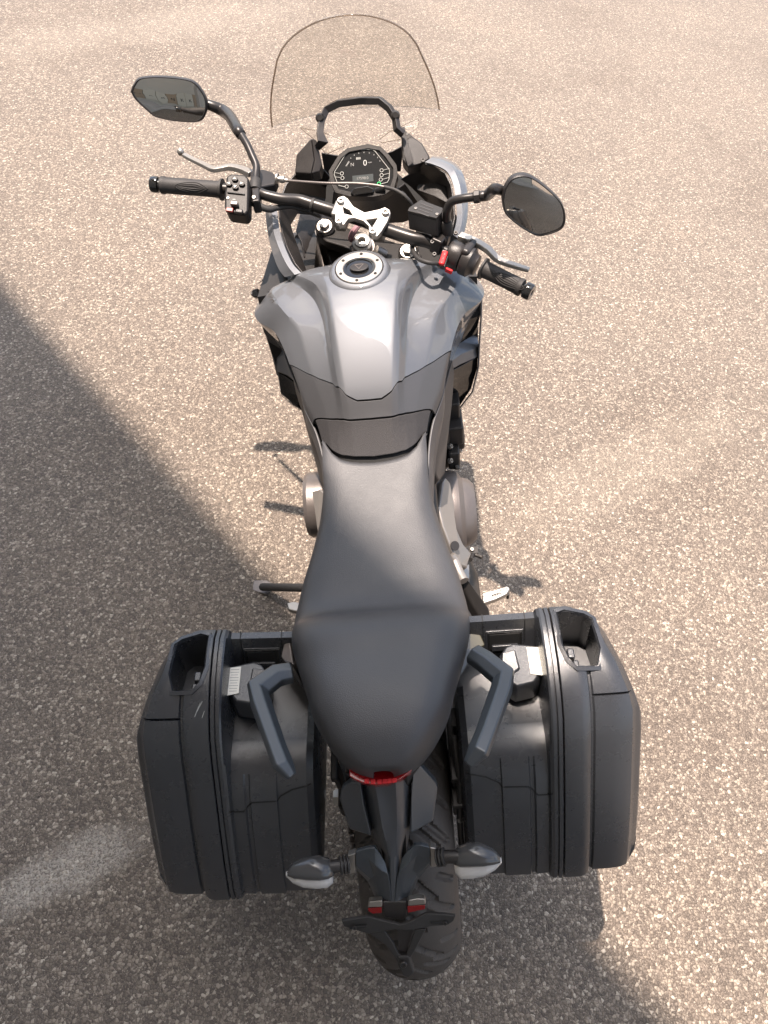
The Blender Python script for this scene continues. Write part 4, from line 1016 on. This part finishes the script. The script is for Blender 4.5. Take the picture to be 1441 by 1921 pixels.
# instrument cluster on one tilted plane
d_o = at(685, 320, 1.09); d_n = Vector((-.03, -.64, .77)).normalized()
def dp(px, py, off=0): return on_plane(px, py, d_o+d_n*off, d_n)
hous = [(617, 322), (636, 291), (652, 279), (690, 271), (715, 276), (729, 290), (744, 310), (746, 330), (740, 353), (722, 366), (700, 370), (655, 369), (630, 362), (621, 345)]
dash = obj('instrument_cluster', slab([dp(*q) for q in hous], -d_n*.03), M.dash, bike, bev=.004, seg=3)
face = [(625, 324), (641, 297), (655, 286), (690, 279), (712, 283), (724, 296), (738, 316), (738, 332), (733, 349), (719, 358), (700, 361), (658, 361), (636, 356), (629, 345)]
def ring_plate(name, out, inn, off, th, m, par): return plate_px(name, [out, inn], d_o+d_n*off, d_n, th, m, par, bev=.0003)
cenq = (683, 322)
def scaleq(P, k): return [(cenq[0]+(x-cenq[0])*k, cenq[1]+(y-cenq[1])*k) for x, y in P]
ring_plate('cluster_bezel', hous, scaleq(face, 1.0), .003, .006, M.dash, dash)
obj('cluster_glass', slab([dp(*q, .002) for q in face], -d_n*.002), M.lcd, dash)
inner = [(627, 329), (650, 288), (653, 284), (688, 280), (700, 281), (706, 285), (730, 316), (731, 321), (729, 339), (725, 343), (714, 346), (662, 353), (641, 350), (634, 346), (630, 335)]
obj('scale_line', tube([dp(*q, .0035) for q in ((648, 351), (636, 348), (633, 343), (629, 333), (627, 327), (628, 322), (650, 287), (654, 283), (688, 280), (699, 281), (704, 284), (729, 316), (731, 320), (730, 336), (727, 342), (716, 345))], .0008, 6, smooth=False), M.print, dash)
for (a, b) in (((629, 324), (637, 325.5)), ((629, 332), (638, 333)), ((731, 316), (720, 319)), ((731, 325), (719, 328)), ((730, 333), (718, 336.5)), ((727, 342), (715, 345))):
    obj('scale_tick', tube([dp(*a, .0035), dp(*b, .0035)], .0006, 6, smooth=False), M.print, dash)
for k, q in enumerate(((641.5, 325.5), (642.5, 334), (650.5, 350), (716, 319.5), (716, 328.5), (714.5, 336.8), (711, 344.5))):
    c = dp(*q, .0035)
    r1 = [(.0042*math.cos(t), .0042*math.sin(t)) for t in [2*math.pi*j/20 for j in range(20)]]; r2 = [(x*.74, y*.74) for x, y in r1]
    rt_ = (X_-d_n*X_.dot(d_n)).normalized()
    plate('tell_tale', [r1, r2], c, rt_, d_n.cross(rt_), .0006, M.green if k == 6 else M.print, dash, bev=.0001)
d_r = (X_-d_n*X_.dot(d_n)).normalized(); d_r = (dp(740, 316)-dp(630, 323)).normalized(); d_u = d_n.cross(d_r)
def dtext(s, q, size, m, sq=1.0): obj('digits', text_vf(s, size, dp(*q, .0032), d_r, d_u, .0002), m, dash, smooth=0)
dtext('0', (685, 306), .018, M.digit); dtext('mph', (694, 304.5), .005, M.lcdseg); dtext('N', (661, 309), .011, M.lcdseg)
obj('lcd_window', slab([dp(*q, .0024) for q in ((661, 330), (700, 326), (701, 340), (662, 345))], d_n*.0003), M.teal, dash)
dtext('17598.0', (680, 334.5), .0085, M.lcdseg)
obj('rev_bar', merge(*[box(dp(669+k*2.2, 297.5-k*.2, .003), (.0014, .005, .0003), right=d_r, up=d_n) for k in range(4)]), M.print, dash)
obj('rev_bar', merge(*[box(dp(650+k*1.3, 311-k*2.2, .003), (.004, .0016, .0003), right=d_r, up=d_n) for k in range(4)]), M.lcdseg, dash)
for k in range(9):
    a = R(168-k*19); q = (684+30*math.cos(a), 308-22*math.sin(a))
    obj('rev_mark', box(dp(*q, .003), (.0012, .003, .0003), right=d_r, up=d_n), M.lcdseg, dash)
obj('dash_badge', slab([dp(*q, .012) for q in ((664, 352), (690, 348), (702, 354), (700, 361), (664, 366), (657, 362))], -d_n*.008), M.gloss, dash, bev=.002)
obj('dash_sensor', tube([dp(705, 358, .004), dp(722, 353, .01)], .006, 10, smooth=False), M.gloss, dash)

# clear screen, its carrier hoop and the small wind deflectors
def screen_pt(u, v):
    """u across -1..1, v up 0..1"""
    hw = .190-.010*v-.020*v*v
    cor = 1-.42*max(0, v-.70)/.30*0
    x = u*hw
    top = 1.362-.050*abs(u)**2.2-.040*abs(u)**10
    bot = 1.150+.004*abs(u)**2
    z = bot+(top-bot)*v
    y = 1.300-.055*u*u-.36*(z-1.15)+.10*(z-1.15)*v
    return Vector((x+.001, y, z))
SV, SF = [], []
for j in range(25):
    for i in range(33): SV.append(screen_pt(-1+i/16, j/24))
for j in range(24):
    for i in range(32): a = j*33+i; SF.append([a, a+1, a+34, a+33])
scr = obj('windscreen', (SV, SF), M.screen, bike, smooth=0, solid=.003, soff=0)
scr.data.shade_smooth()
edge = [screen_pt(-1, j/24) for j in range(0, 25, 2)]+[screen_pt(-1+i/12, 1) for i in range(1, 24)]+[screen_pt(1, j/24) for j in range(24, -1, -2)]
obj('screen_edge', tube(edge, .0020, 8, smooth=False), M.screen_edge, scr)
hoop = [(597, 275, 1.128), (606, 266, 1.143), (600, 250, 1.150), (603, 228, 1.165), (612, 206, 1.18), (636, 194, 1.19), (675, 189, 1.193), (712, 189, 1.193), (730, 203, 1.185), (742, 222, 1.17), (745, 242, 1.155), (757, 252, 1.145)]
hp = sweep([at(*q) for q in hoop], [(-.007, -.006), (-.007, .006), (.007, .006), (.007, -.006)], up=(0, -1, .3))
obj('screen_hoop', hp, M.plastic, bike, bev=.002)
obj('hoop_edge', tube([at(px, py-6, z+.004) for px, py, z in hoop[4:9]], .0025, 8), M.screen_edge, bike)
for q in ((601, 222, 1.168), (742, 217, 1.172)):
    obj('screen_boss', lathe([(.010, 0), (.010, .010), (.006, .016), (.001, .016)], at(*q), (0, -.85, .5), 18), M.castdark, bike)
for pts in ([(563, 240), (600, 246), (640, 262), (646, 274), (612, 290), (590, 262)], [(785, 222), (785, 238), (750, 262), (716, 268), (712, 262), (730, 248)]):
    zz = 1.145; P = [at(px, py, zz-.0006*(py-240)) for px, py in pts]
    df = obj('wind_deflector', slab(P, (0, .003, .006)), M.screen, bike)
    obj('deflector_edge', tube(P+[P[0]], .0007, 6, smooth=False), M.screen_edge, df)

# ================================================================== steering: yoke, bar, controls, mirrors
st_ax = Vector((0, -.392, .92))
obj('fork_leg', tube([at(610, 432, .985), at(610, 432, .985)-st_ax*.72], .024, 16, smooth=False), M.castdark, bike)
obj('fork_leg', tube([at(766, 478, .970), at(766, 478, .970)-st_ax*.72], .024, 16, smooth=False), M.castdark, bike)
yk = [(596, 440), (590, 424), (606, 408), (628, 412), (655, 428), (700, 440), (745, 455), (775, 458), (792, 478), (782, 500), (752, 500), (735, 488), (700, 486), (672, 478), (645, 462), (612, 452)]
obj('top_yoke', slab([at(px, py, .985-(px-600)*.00008) for px, py in yk], (0, .008, -.028)), M.castdark, bike, bev=.005)
obj('headstock', tube([at(680, 462, .97), at(680, 462, .97)-st_ax*.22], .035, 16, smooth=False), M.castdark, bike)
obj('frame_spar', slab([at(640, 452, .93), at(612, 470, .93), at(622, 505, .92), at(660, 490, .93)], (0, .01, -.10)), M.castdark, bike, bev=.006)
obj('frame_spar', slab([at(735, 490, .93), at(800, 480, .93), at(830, 520, .92), at(790, 515, .93)], (0, .01, -.10)), M.castdark, bike, bev=.006)
for px, py, z in ((610, 429, .990), (766, 476, .976)):
    c = at(px, py, z)
    f = obj('fork_cap', lathe([(.0225, -.02), (.0225, .006), (.0205, .008), (.0185, .004)], c, st_ax, 36, cap=False), M.castdark, bike)
    obj('cap_collar', lathe([(.0185, 0), (.0185, .010), (.017, .0115), (.012, .0115), (.001, .0115)], c, st_ax, 36), M.alu, f)
    obj('cap_hex', lathe([(.0125, .0115), (.0125, .020), (.0112, .0215), (.001, .022)], c, st_ax, 6), M.polished, f)
sn = at(680, 457, .995)
f = obj('steering_nut', lathe([(.022, -.012), (.022, .004), (.017, .007), (.016, .012), (.009, .013), (.008, .002), (.001, .002)], sn, st_ax, 32), M.polished, bike)
obj('nut_washer', lathe([(.026, -.018), (.026, -.010), (.001, -.010)], sn, st_ax, 32), M.cast, f)
obj('ignition_lock', tube([at(705, 470, .99), at(722, 478, .975)], .012, 12, smooth=False), M.alu, bike)
obj('wire_strap', tube([at(676, 420, 1.03), at(664, 434, 1.02), at(658, 448, 1.0), at(664, 452, .99)], [.005, .007, .006, .004], 8), M.pink, bike)
# handlebar
bpts = [(412, 353, 1.122), (478, 360, 1.112), (500, 367, 1.107), (530, 374, 1.098), (560, 376, 1.090), (583, 383, 1.083), (628, 397, 1.072), (680, 413, 1.068), (722, 430, 1.062), (770, 446, 1.053), (800, 452, 1.046), (822, 464, 1.036), (850, 478, 1.026), (890, 496, 1.014)]
bar = obj('handlebar', tube([at(*q) for q in bpts], [.011, .011, .0115, .0125, .0132, .0138, .0142, .0142, .0142, .0142, .0138, .012, .011, .011], 16, 6), M.bar, bike)
obj('wire_tape', lathe([(.0150, -.003), (.0156, 0), (.0150, .003)], at(587, 385, 1.082), at(628, 397, 1.072)-at(560, 376, 1.090), 20, cap=False), M.rubber, bar)
# bar clamp: one bright plate with two windows and four bolts
cl_n = Vector((.10, -.30, .95)).normalized(); cl_o = at(683, 408, 1.090)
out = [(632, 380), (637, 373), (645, 371), (653, 376), (664, 391), (684, 402), (712, 396), (722, 392), (731, 397), (733, 404), (727, 420), (716, 438), (708, 447), (697, 446), (692, 440), (692, 428), (682, 418), (664, 412), (654, 414), (646, 425), (637, 426), (629, 420), (629, 400)]
clamp = plate_px('bar_clamp', [out, [(644, 392), (646, 404), (662, 408), (656, 398)], [(687, 416), (694, 424), (698, 430), (708, 413)]], cl_o, cl_n, .013, M.alu, bike, bev=.002, smooth=30)
for q in ((639.5, 379.5), (635.5, 418), (723, 401), (699, 437)):
    obj('clamp_bolt', bolt(on_plane(*q, cl_o+cl_n*.006, cl_n), cl_n, .0078, .0075), M.polished, clamp)
for q in ((640, 405), (712, 425)):
    obj('bar_riser', box(on_plane(*q, cl_o-cl_n*.034, cl_n), (.026, .042, .052), right=(1, -.35, 0), up=cl_n), M.alu, clamp, bev=.005)
# grips
def grip(a, b, name):
    a, b = at(*a), at(*b); ax = b-a; L = ax.length
    pr = [(.012, 0), (.0225, .001), (.0225, .005), (.0178, .007), (.0172, .02), (.0168, .05), (.0172, .085), (.0168, L-.012), (.0182, L-.010), (.0182, L-.002), (.012, L)]
    gobj = obj(name, lathe(pr, a, ax, 28), M.rubber, bike, smooth=50)
    s = ax.normalized()
    up = (CAM_P-a).normalized(); up = (up-s*up.dot(s)).normalized(); sd = s.cross(up)
    for k in range(3):
        w = (.010, .006, .0025)[k]
        loop = [a+s*(.028+k*.007+q[0]*(.074-k*.012))+sd*(q[1]*w) for q in ((0, 0), (.35, 1), (.8, .7), (1, 0), (.8, -.7), (.35, -1), (0, 0))]
        P = []
        for p in catmull(loop, 5):
            v = Vector(p)-a; h = v.dot(s); sv = v.dot(sd); P.append(a+s*h+sd*sv+up*math.sqrt(max(.0171**2-sv*sv, 0)))
        obj('grip_rib', tube(P, .0009, 6, smooth=False), M.rubber, gobj)
    obj('bar_end', lathe([(.011, L), (.0115, L+.004), (.0165, L+.005), (.0172, L+.008), (.0172, L+.018), (.0155, L+.0215), (.006, L+.0215), (.005, L+.019), (.001, L+.019)], a, ax, 28), M.gloss, gobj)
    return gobj
grip((419, 356, 1.120), (302, 347, 1.132), 'grip')
grip((905, 503, 1.008), (981, 541, .990), 'grip')
# left switch block
s_o = at(443, 365, 1.128); s_r = (at(478, 360, 1.112)-at(412, 353, 1.122)).normalized(); s_n = Vector((.05, -.45, .88)); s_n = (s_n-s_r*s_n.dot(s_r)).normalized(); s_u = s_n.cross(s_r)
def sp(px, py, off=0): return on_plane(px, py, s_o+s_n*(.016+off), s_n)
sb = obj('switch_block', slab([sp(*q) for q in ((424, 330), (434, 325), (460, 327), (467, 334), (467, 360), (466, 396), (460, 403), (428, 399), (421, 390), (421, 362), (423, 350))], -s_n*.040), M.dash, bike, bev=.006, seg=4)
for k, (px, py, tri_) in enumerate(((441, 337, 0), (430, 346, 1), (454, 346, 2), (442, 352, 3))):
    c = sp(px, py, .001)
    obj('arrow_button', slab([c+s_r*(.0075*math.cos(t))+s_u*(.006*math.sin(t)) for t in [2*math.pi*j/6 for j in range(6)]], s_n*.004), M.dash, sb, bev=.001)
    a = (math.pi/2, math.pi, 0, -math.pi/2)[k]
    obj('arrow_print', slab([c+s_n*.0051+s_r*(.0042*math.cos(a+t))+s_u*(.0038*math.sin(a+t)) for t in (0, 2.2, -2.2)], s_n*.0003), M.print, sb)
obj('indicator_switch', box(sp(440, 383, .006), (.016, .009, .012), right=s_r, up=s_n), M.cast, sb, bev=.002)
obj('horn_button', box(sp(449, 397, .003), (.016, .010, .008), right=s_r, up=s_n), M.plastic, sb, bev=.003)
obj('hazard_button', box(sp(431, 394, .003), (.016, .010, .006), right=s_r, up=s_n), mat('dark_red_button', (.16, .02, .015), rough=.4), sb, bev=.002)
obj('block_ledge', box(sp(443, 363, .001), (.038, .003, .004), right=s_r, up=s_n), M.gloss, sb, bev=.001)
obj('block_screw', bolt(sp(428, 372, 0), s_n, .003, .002), M.alu, sb)
obj('block_print', box(sp(439, 374, .0004), (.006, .0015, .0004), right=s_r, up=s_n), M.print, sb)
# clutch lever, perch, cable
lv = obj('clutch_lever', sweep(catmull([at(*q) for q in ((472, 326, 1.105), (455, 318, 1.105), (432, 313, 1.104), (413, 316, 1.103), (400, 317, 1.102), (383, 309, 1.100), (362, 299, 1.098), (345, 290, 1.096))], 5), [(-.009, -.005), (-.0065, .005), (.0065, .005), (.009, -.005)], scales=[1.15-.4*i/35 for i in range(36)]), M.alu, bike, bev=.002)
obj('lever_ball', lathe([(.001, -.009), (.006, -.007), (.009, 0), (.006, .007), (.001, .009)], at(339, 285, 1.095), (0, .2, 1), 18), M.alu, lv, smooth=60)
obj('clutch_perch', merge(slab([at(*q) for q in ((469, 322, 1.12), (492, 316, 1.118), (512, 322, 1.114), (521, 334, 1.108), (516, 345, 1.105), (490, 350, 1.11), (470, 352, 1.115))], (0, 0, -.022)), slab([at(*q) for q in ((470, 345, 1.128), (486, 345, 1.128), (487, 376, 1.118), (472, 378, 1.118))], (0, 0, -.03))), M.bar, bike, bev=.004)
obj('cable_adjuster', merge(lathe([(.011, 0), (.011, .003), (.005, .004), (.005, .008), (.0075, .009), (.0075, .018), (.004, .020), (.004, .026)], at(519, 335, 1.112), at(548, 340, 1.108)-at(519, 335, 1.112), 16)), M.polished, bike)
obj('clutch_cable', tube([at(*q) for q in ((540, 339, 1.110), (580, 342, 1.112), (620, 344, 1.113), (663, 344, 1.112), (700, 347, 1.108), (722, 351, 1.104))], .0030, 10), M.cast, bike)
obj('clutch_cable', tube([at(*q) for q in ((720, 350.5, 1.104), (740, 356, 1.098), (757, 366, 1.09), (770, 380, 1.075), (776, 396, 1.05), (776, 410, 1.01))], .0042, 10), M.rubber, bike)
obj('cable_sleeve', tube([at(752, 362, 1.092), at(760, 369, 1.086)], .0055, 10, smooth=False), M.rubber, bike)
obj('switch_wire', tube([at(*q) for q in ((470, 378, 1.11), (485, 386, 1.10), (505, 393, 1.09), (520, 390, 1.085), (545, 387, 1.08), (575, 395, 1.06), (600, 405, 1.03))], [.007, .008, .007, .006, .006, .006, .006], 10), M.rubber, bike)
obj('bar_pinch_bolt', bolt(at(477, 371, 1.126), (0, -.5, .8), .004, .004), M.alu, bike)
# right switch block and throttle housing
ra, rb = at(842, 474, 1.028), at(893, 497, 1.013); rax = (rb-ra).normalized()
rs = obj('switch_block', lathe([(.016, -.002), (.027, 0), (.030, .004), (.030, .026), (.028, .030), (.017, .031)], ra, rax, 28), M.plastic, bike)
obj('throttle_housing', lathe([(.020, .031), (.029, .033), (.031, .037), (.031, .052), (.026, .056), (.022, .060), (.021, .066), (.014, .067)], ra, rax, 28), M.plastic, bike)
obj('housing_cover', box(ra.lerp(rb, .70)+Vector((0, .008, .012)), (.02, .05, .05), right=rax), M.plastic, bike, bev=.008)
rn = (CAM_P-ra).normalized(); rn = (rn-rax*rn.dot(rax)).normalized(); rn = (rn+rax.cross(rn)*-.15).normalized(); ru = rax.cross(rn)*-1
rc = at(832, 486, 1.036)
kr = (at(838, 470, 1.04)-at(828, 500, 1.025)).normalized()
kill = obj('kill_switch', box(rc, (.032, .012, .016), right=kr, up=rn), M.red, rs, bev=.003)
for k, ch in enumerate(('M', 'C', 'S')):
    obj('switch_print', text_vf(ch, .0052, rc+kr*(.009-.009*k)+rn*.0083, (1, -.15, .1), kr, .0002), M.print, kill, smooth=0)
obj('switch_surround', box(rc-rn*.005, (.040, .019, .012), right=kr, up=rn), M.gloss, rs, bev=.003)
obj('start_button', box(at(842, 508, 1.018), (.016, .006, .01), right=rax), M.red, rs, bev=.002)
# brake master cylinder, reservoir, lever
rv = [(790, 378.5), (831, 394), (829, 402), (819, 413), (765, 399), (768, 393)]
rv_top = [at(px, py, 1.103) for px, py in rv]
res_ = obj('brake_reservoir', slab(rv_top, (0, 0, -.038)), M.plastic, bike, bev=.002)
obj('reservoir_lid', slab([at(cx_, cy_, 1.1035) for cx_, cy_ in rv], (0, 0, .005)), M.castdark, res_, bev=.0012)
for q in ((780, 391), (820, 402)):
    obj('lid_screw', bolt(at(*q, 1.1085), Z_, .0035, .0018), M.alu, res_)
lid_r = (at(829, 394, 1.109)-at(790, 380, 1.109)).normalized()
for k, w in enumerate((.030, .034, .026, .030)):
    p = at(801-k*2.5, 386+k*5.2, 1.1088); obj('lid_emboss', box(p, (w, .0022, .0006), right=lid_r), M.decal, res_)
obj('master_cylinder', merge(tube([at(812, 442, 1.052), at(842, 452, 1.046)], .014, 12, smooth=False), box(at(826, 452, 1.045), (.024, .05, .036), right=rax)), M.bar, bike, bev=.004)
for q in ((811, 455, 1.055), (815, 478, 1.040), (855, 438, 1.052)):
    obj('clamp_screw', bolt(at(*q), (0, -.5, .85), .0045, .005), M.castdark, bike)
bl = obj('brake_lever', sweep(catmull([at(*q) for q in ((862, 442, 1.050), (876, 447, 1.048), (895, 455, 1.044), (916, 468, 1.036), (932, 484, 1.028), (948, 492, 1.022), (970, 499, 1.016), (993, 506, 1.010))], 5), [(-.010, -.005), (-.0075, .005), (.0075, .005), (.010, -.005)], scales=[1.15-.45*i/35 for i in range(36)]), M.alu, bike, bev=.002)
obj('lever_adjuster', lathe([(.008, 0), (.008, .003), (.001, .003)], at(879, 447, 1.056), Z_, 18), M.polished, bl)
obj('brake_hose', tube([at(*q) for q in ((768, 436, 1.03), (772, 455, 1.03), (777, 475, 1.035), (788, 487, 1.04), (806, 493, 1.04), (826, 494, 1.03))], .0048, 10), M.rubber, bike)
# mirrors
def mirror(stem, rads, outline, z, nrm, shift, band):
    n = Vector(nrm).normalized(); cx = sum(x for x, y in outline)/len(outline); cy = sum(y for x, y in outline)/len(outline); o = at(cx, cy, z)
    P3 = [at(*q) for q in stem]
    e = on_plane(stem[-2][0], stem[-2][1], o, n); c0 = at(cx, cy, z)
    P3[-2] = e-n*.016; P3[-1] = e+(c0-e)*.25-n*.022
    P3[-3] = P3[-3].lerp(on_plane(stem[-3][0], stem[-3][1], o, n)-n*.012, shift)
    P3[-4] = P3[-4].lerp(on_plane(stem[-4][0], stem[-4][1], o, n)-n*.012, shift*.6)
    s = obj('mirror', tube(P3, rads, 14, 6), M.bar, bike)
    a = at(*stem[0]); b = at(*stem[1])
    obj('stem_boot', lathe([(.0125, -.008), (.0135, 0), (.0125, .016), (.0105, .022)], a, b-a, 18), M.rubber, s)
    p, q = at(*stem[band]), at(*stem[band+1])
    obj('stem_nut', lathe([(.0105, .0), (.0125, .002), (.0125, .012), (.0105, .014)], p, q-p, 8), M.bar, s)
    n = Vector(nrm).normalized(); cx = sum(x for x, y in outline)/len(outline); cy = sum(y for x, y in outline)/len(outline); o = at(cx, cy, z)
    big = catmull([on_plane(*q, o, n) for q in outline]+[on_plane(*outline[0], o, n)], 5)[:-1]; big = [Vector(p) for p in big]; c = sum(big, Vector())/len(big)
    def ring(k, off): return [c+(p-c)*k+n*off for p in big]
    obj('mirror_shell', loft([ring(.955, .0015), ring(.965, .004), ring(1.0, .004), ring(1.03, 0), ring(1.03, -.008), ring(.93, -.024), ring(.6, -.036), ring(.2, -.040)], cap0=False), M.plastic, s, smooth=60)
    obj('mirror_glass', loft([ring(.962, .0008)]+[ring(k, .0012+.0036*(1-k*k)) for k in (.962, .85, .7, .55, .4, .25, .1, .01)]), M.mirror, s, smooth=60)
    return s
mirror([(479, 352, 1.12), (480, 332, 1.128), (481, 312, 1.138), (473, 292, 1.150), (464, 272, 1.162), (453, 254, 1.172), (446, 244, 1.177), (432, 222, 1.188), (418, 211, 1.195), (398, 203, 1.199), (386, 200, 1.20)],
       [.009, .0085, .0085, .0085, .0085, .009, .0125, .0135, .0135, .012, .011],
       [(247, 172), (252, 159), (264, 147), (300, 144), (344, 148), (366, 156), (382, 176), (388, 194), (385, 213), (372, 227), (334, 227), (294, 219), (276, 206), (256, 187)], 1.205, (.13, -1.85, .30), 1.0, 5)
mirror([(838, 432, 1.065), (838, 408, 1.095), (840, 392, 1.118), (848, 378, 1.135), (866, 373, 1.142), (888, 370, 1.145), (905, 368, 1.147), (916, 365, 1.149), (930, 362, 1.151), (948, 360, 1.153)],
       [.009, .0085, .0085, .0085, .0085, .0085, .0100, .0110, .0105, .009],
       [(943, 373), (948, 352), (960, 335), (980, 329), (1000, 334), (1025, 352), (1048, 374), (1058, 394), (1059, 416), (1050, 430), (1022, 440), (1005, 440), (985, 430), (960, 412), (947, 396)], 1.155, (.03, -1.74, .14), 0.0, 5)

# front mudguard, mostly hidden
mg = []
for k in range(15):
    a = R(20+k*9.0); mg.append([(.075*sx_*1.0, 1.418+.315*math.cos(a), .30+.315*math.sin(a)-(0 if abs(sx_) < .6 else .02)) for sx_ in (-1, -.5, 0, .5, 1)])
obj('front_mudguard', loft(mg, closed=False, cap0=False, cap1=False), M.paint, bike, solid=.004)
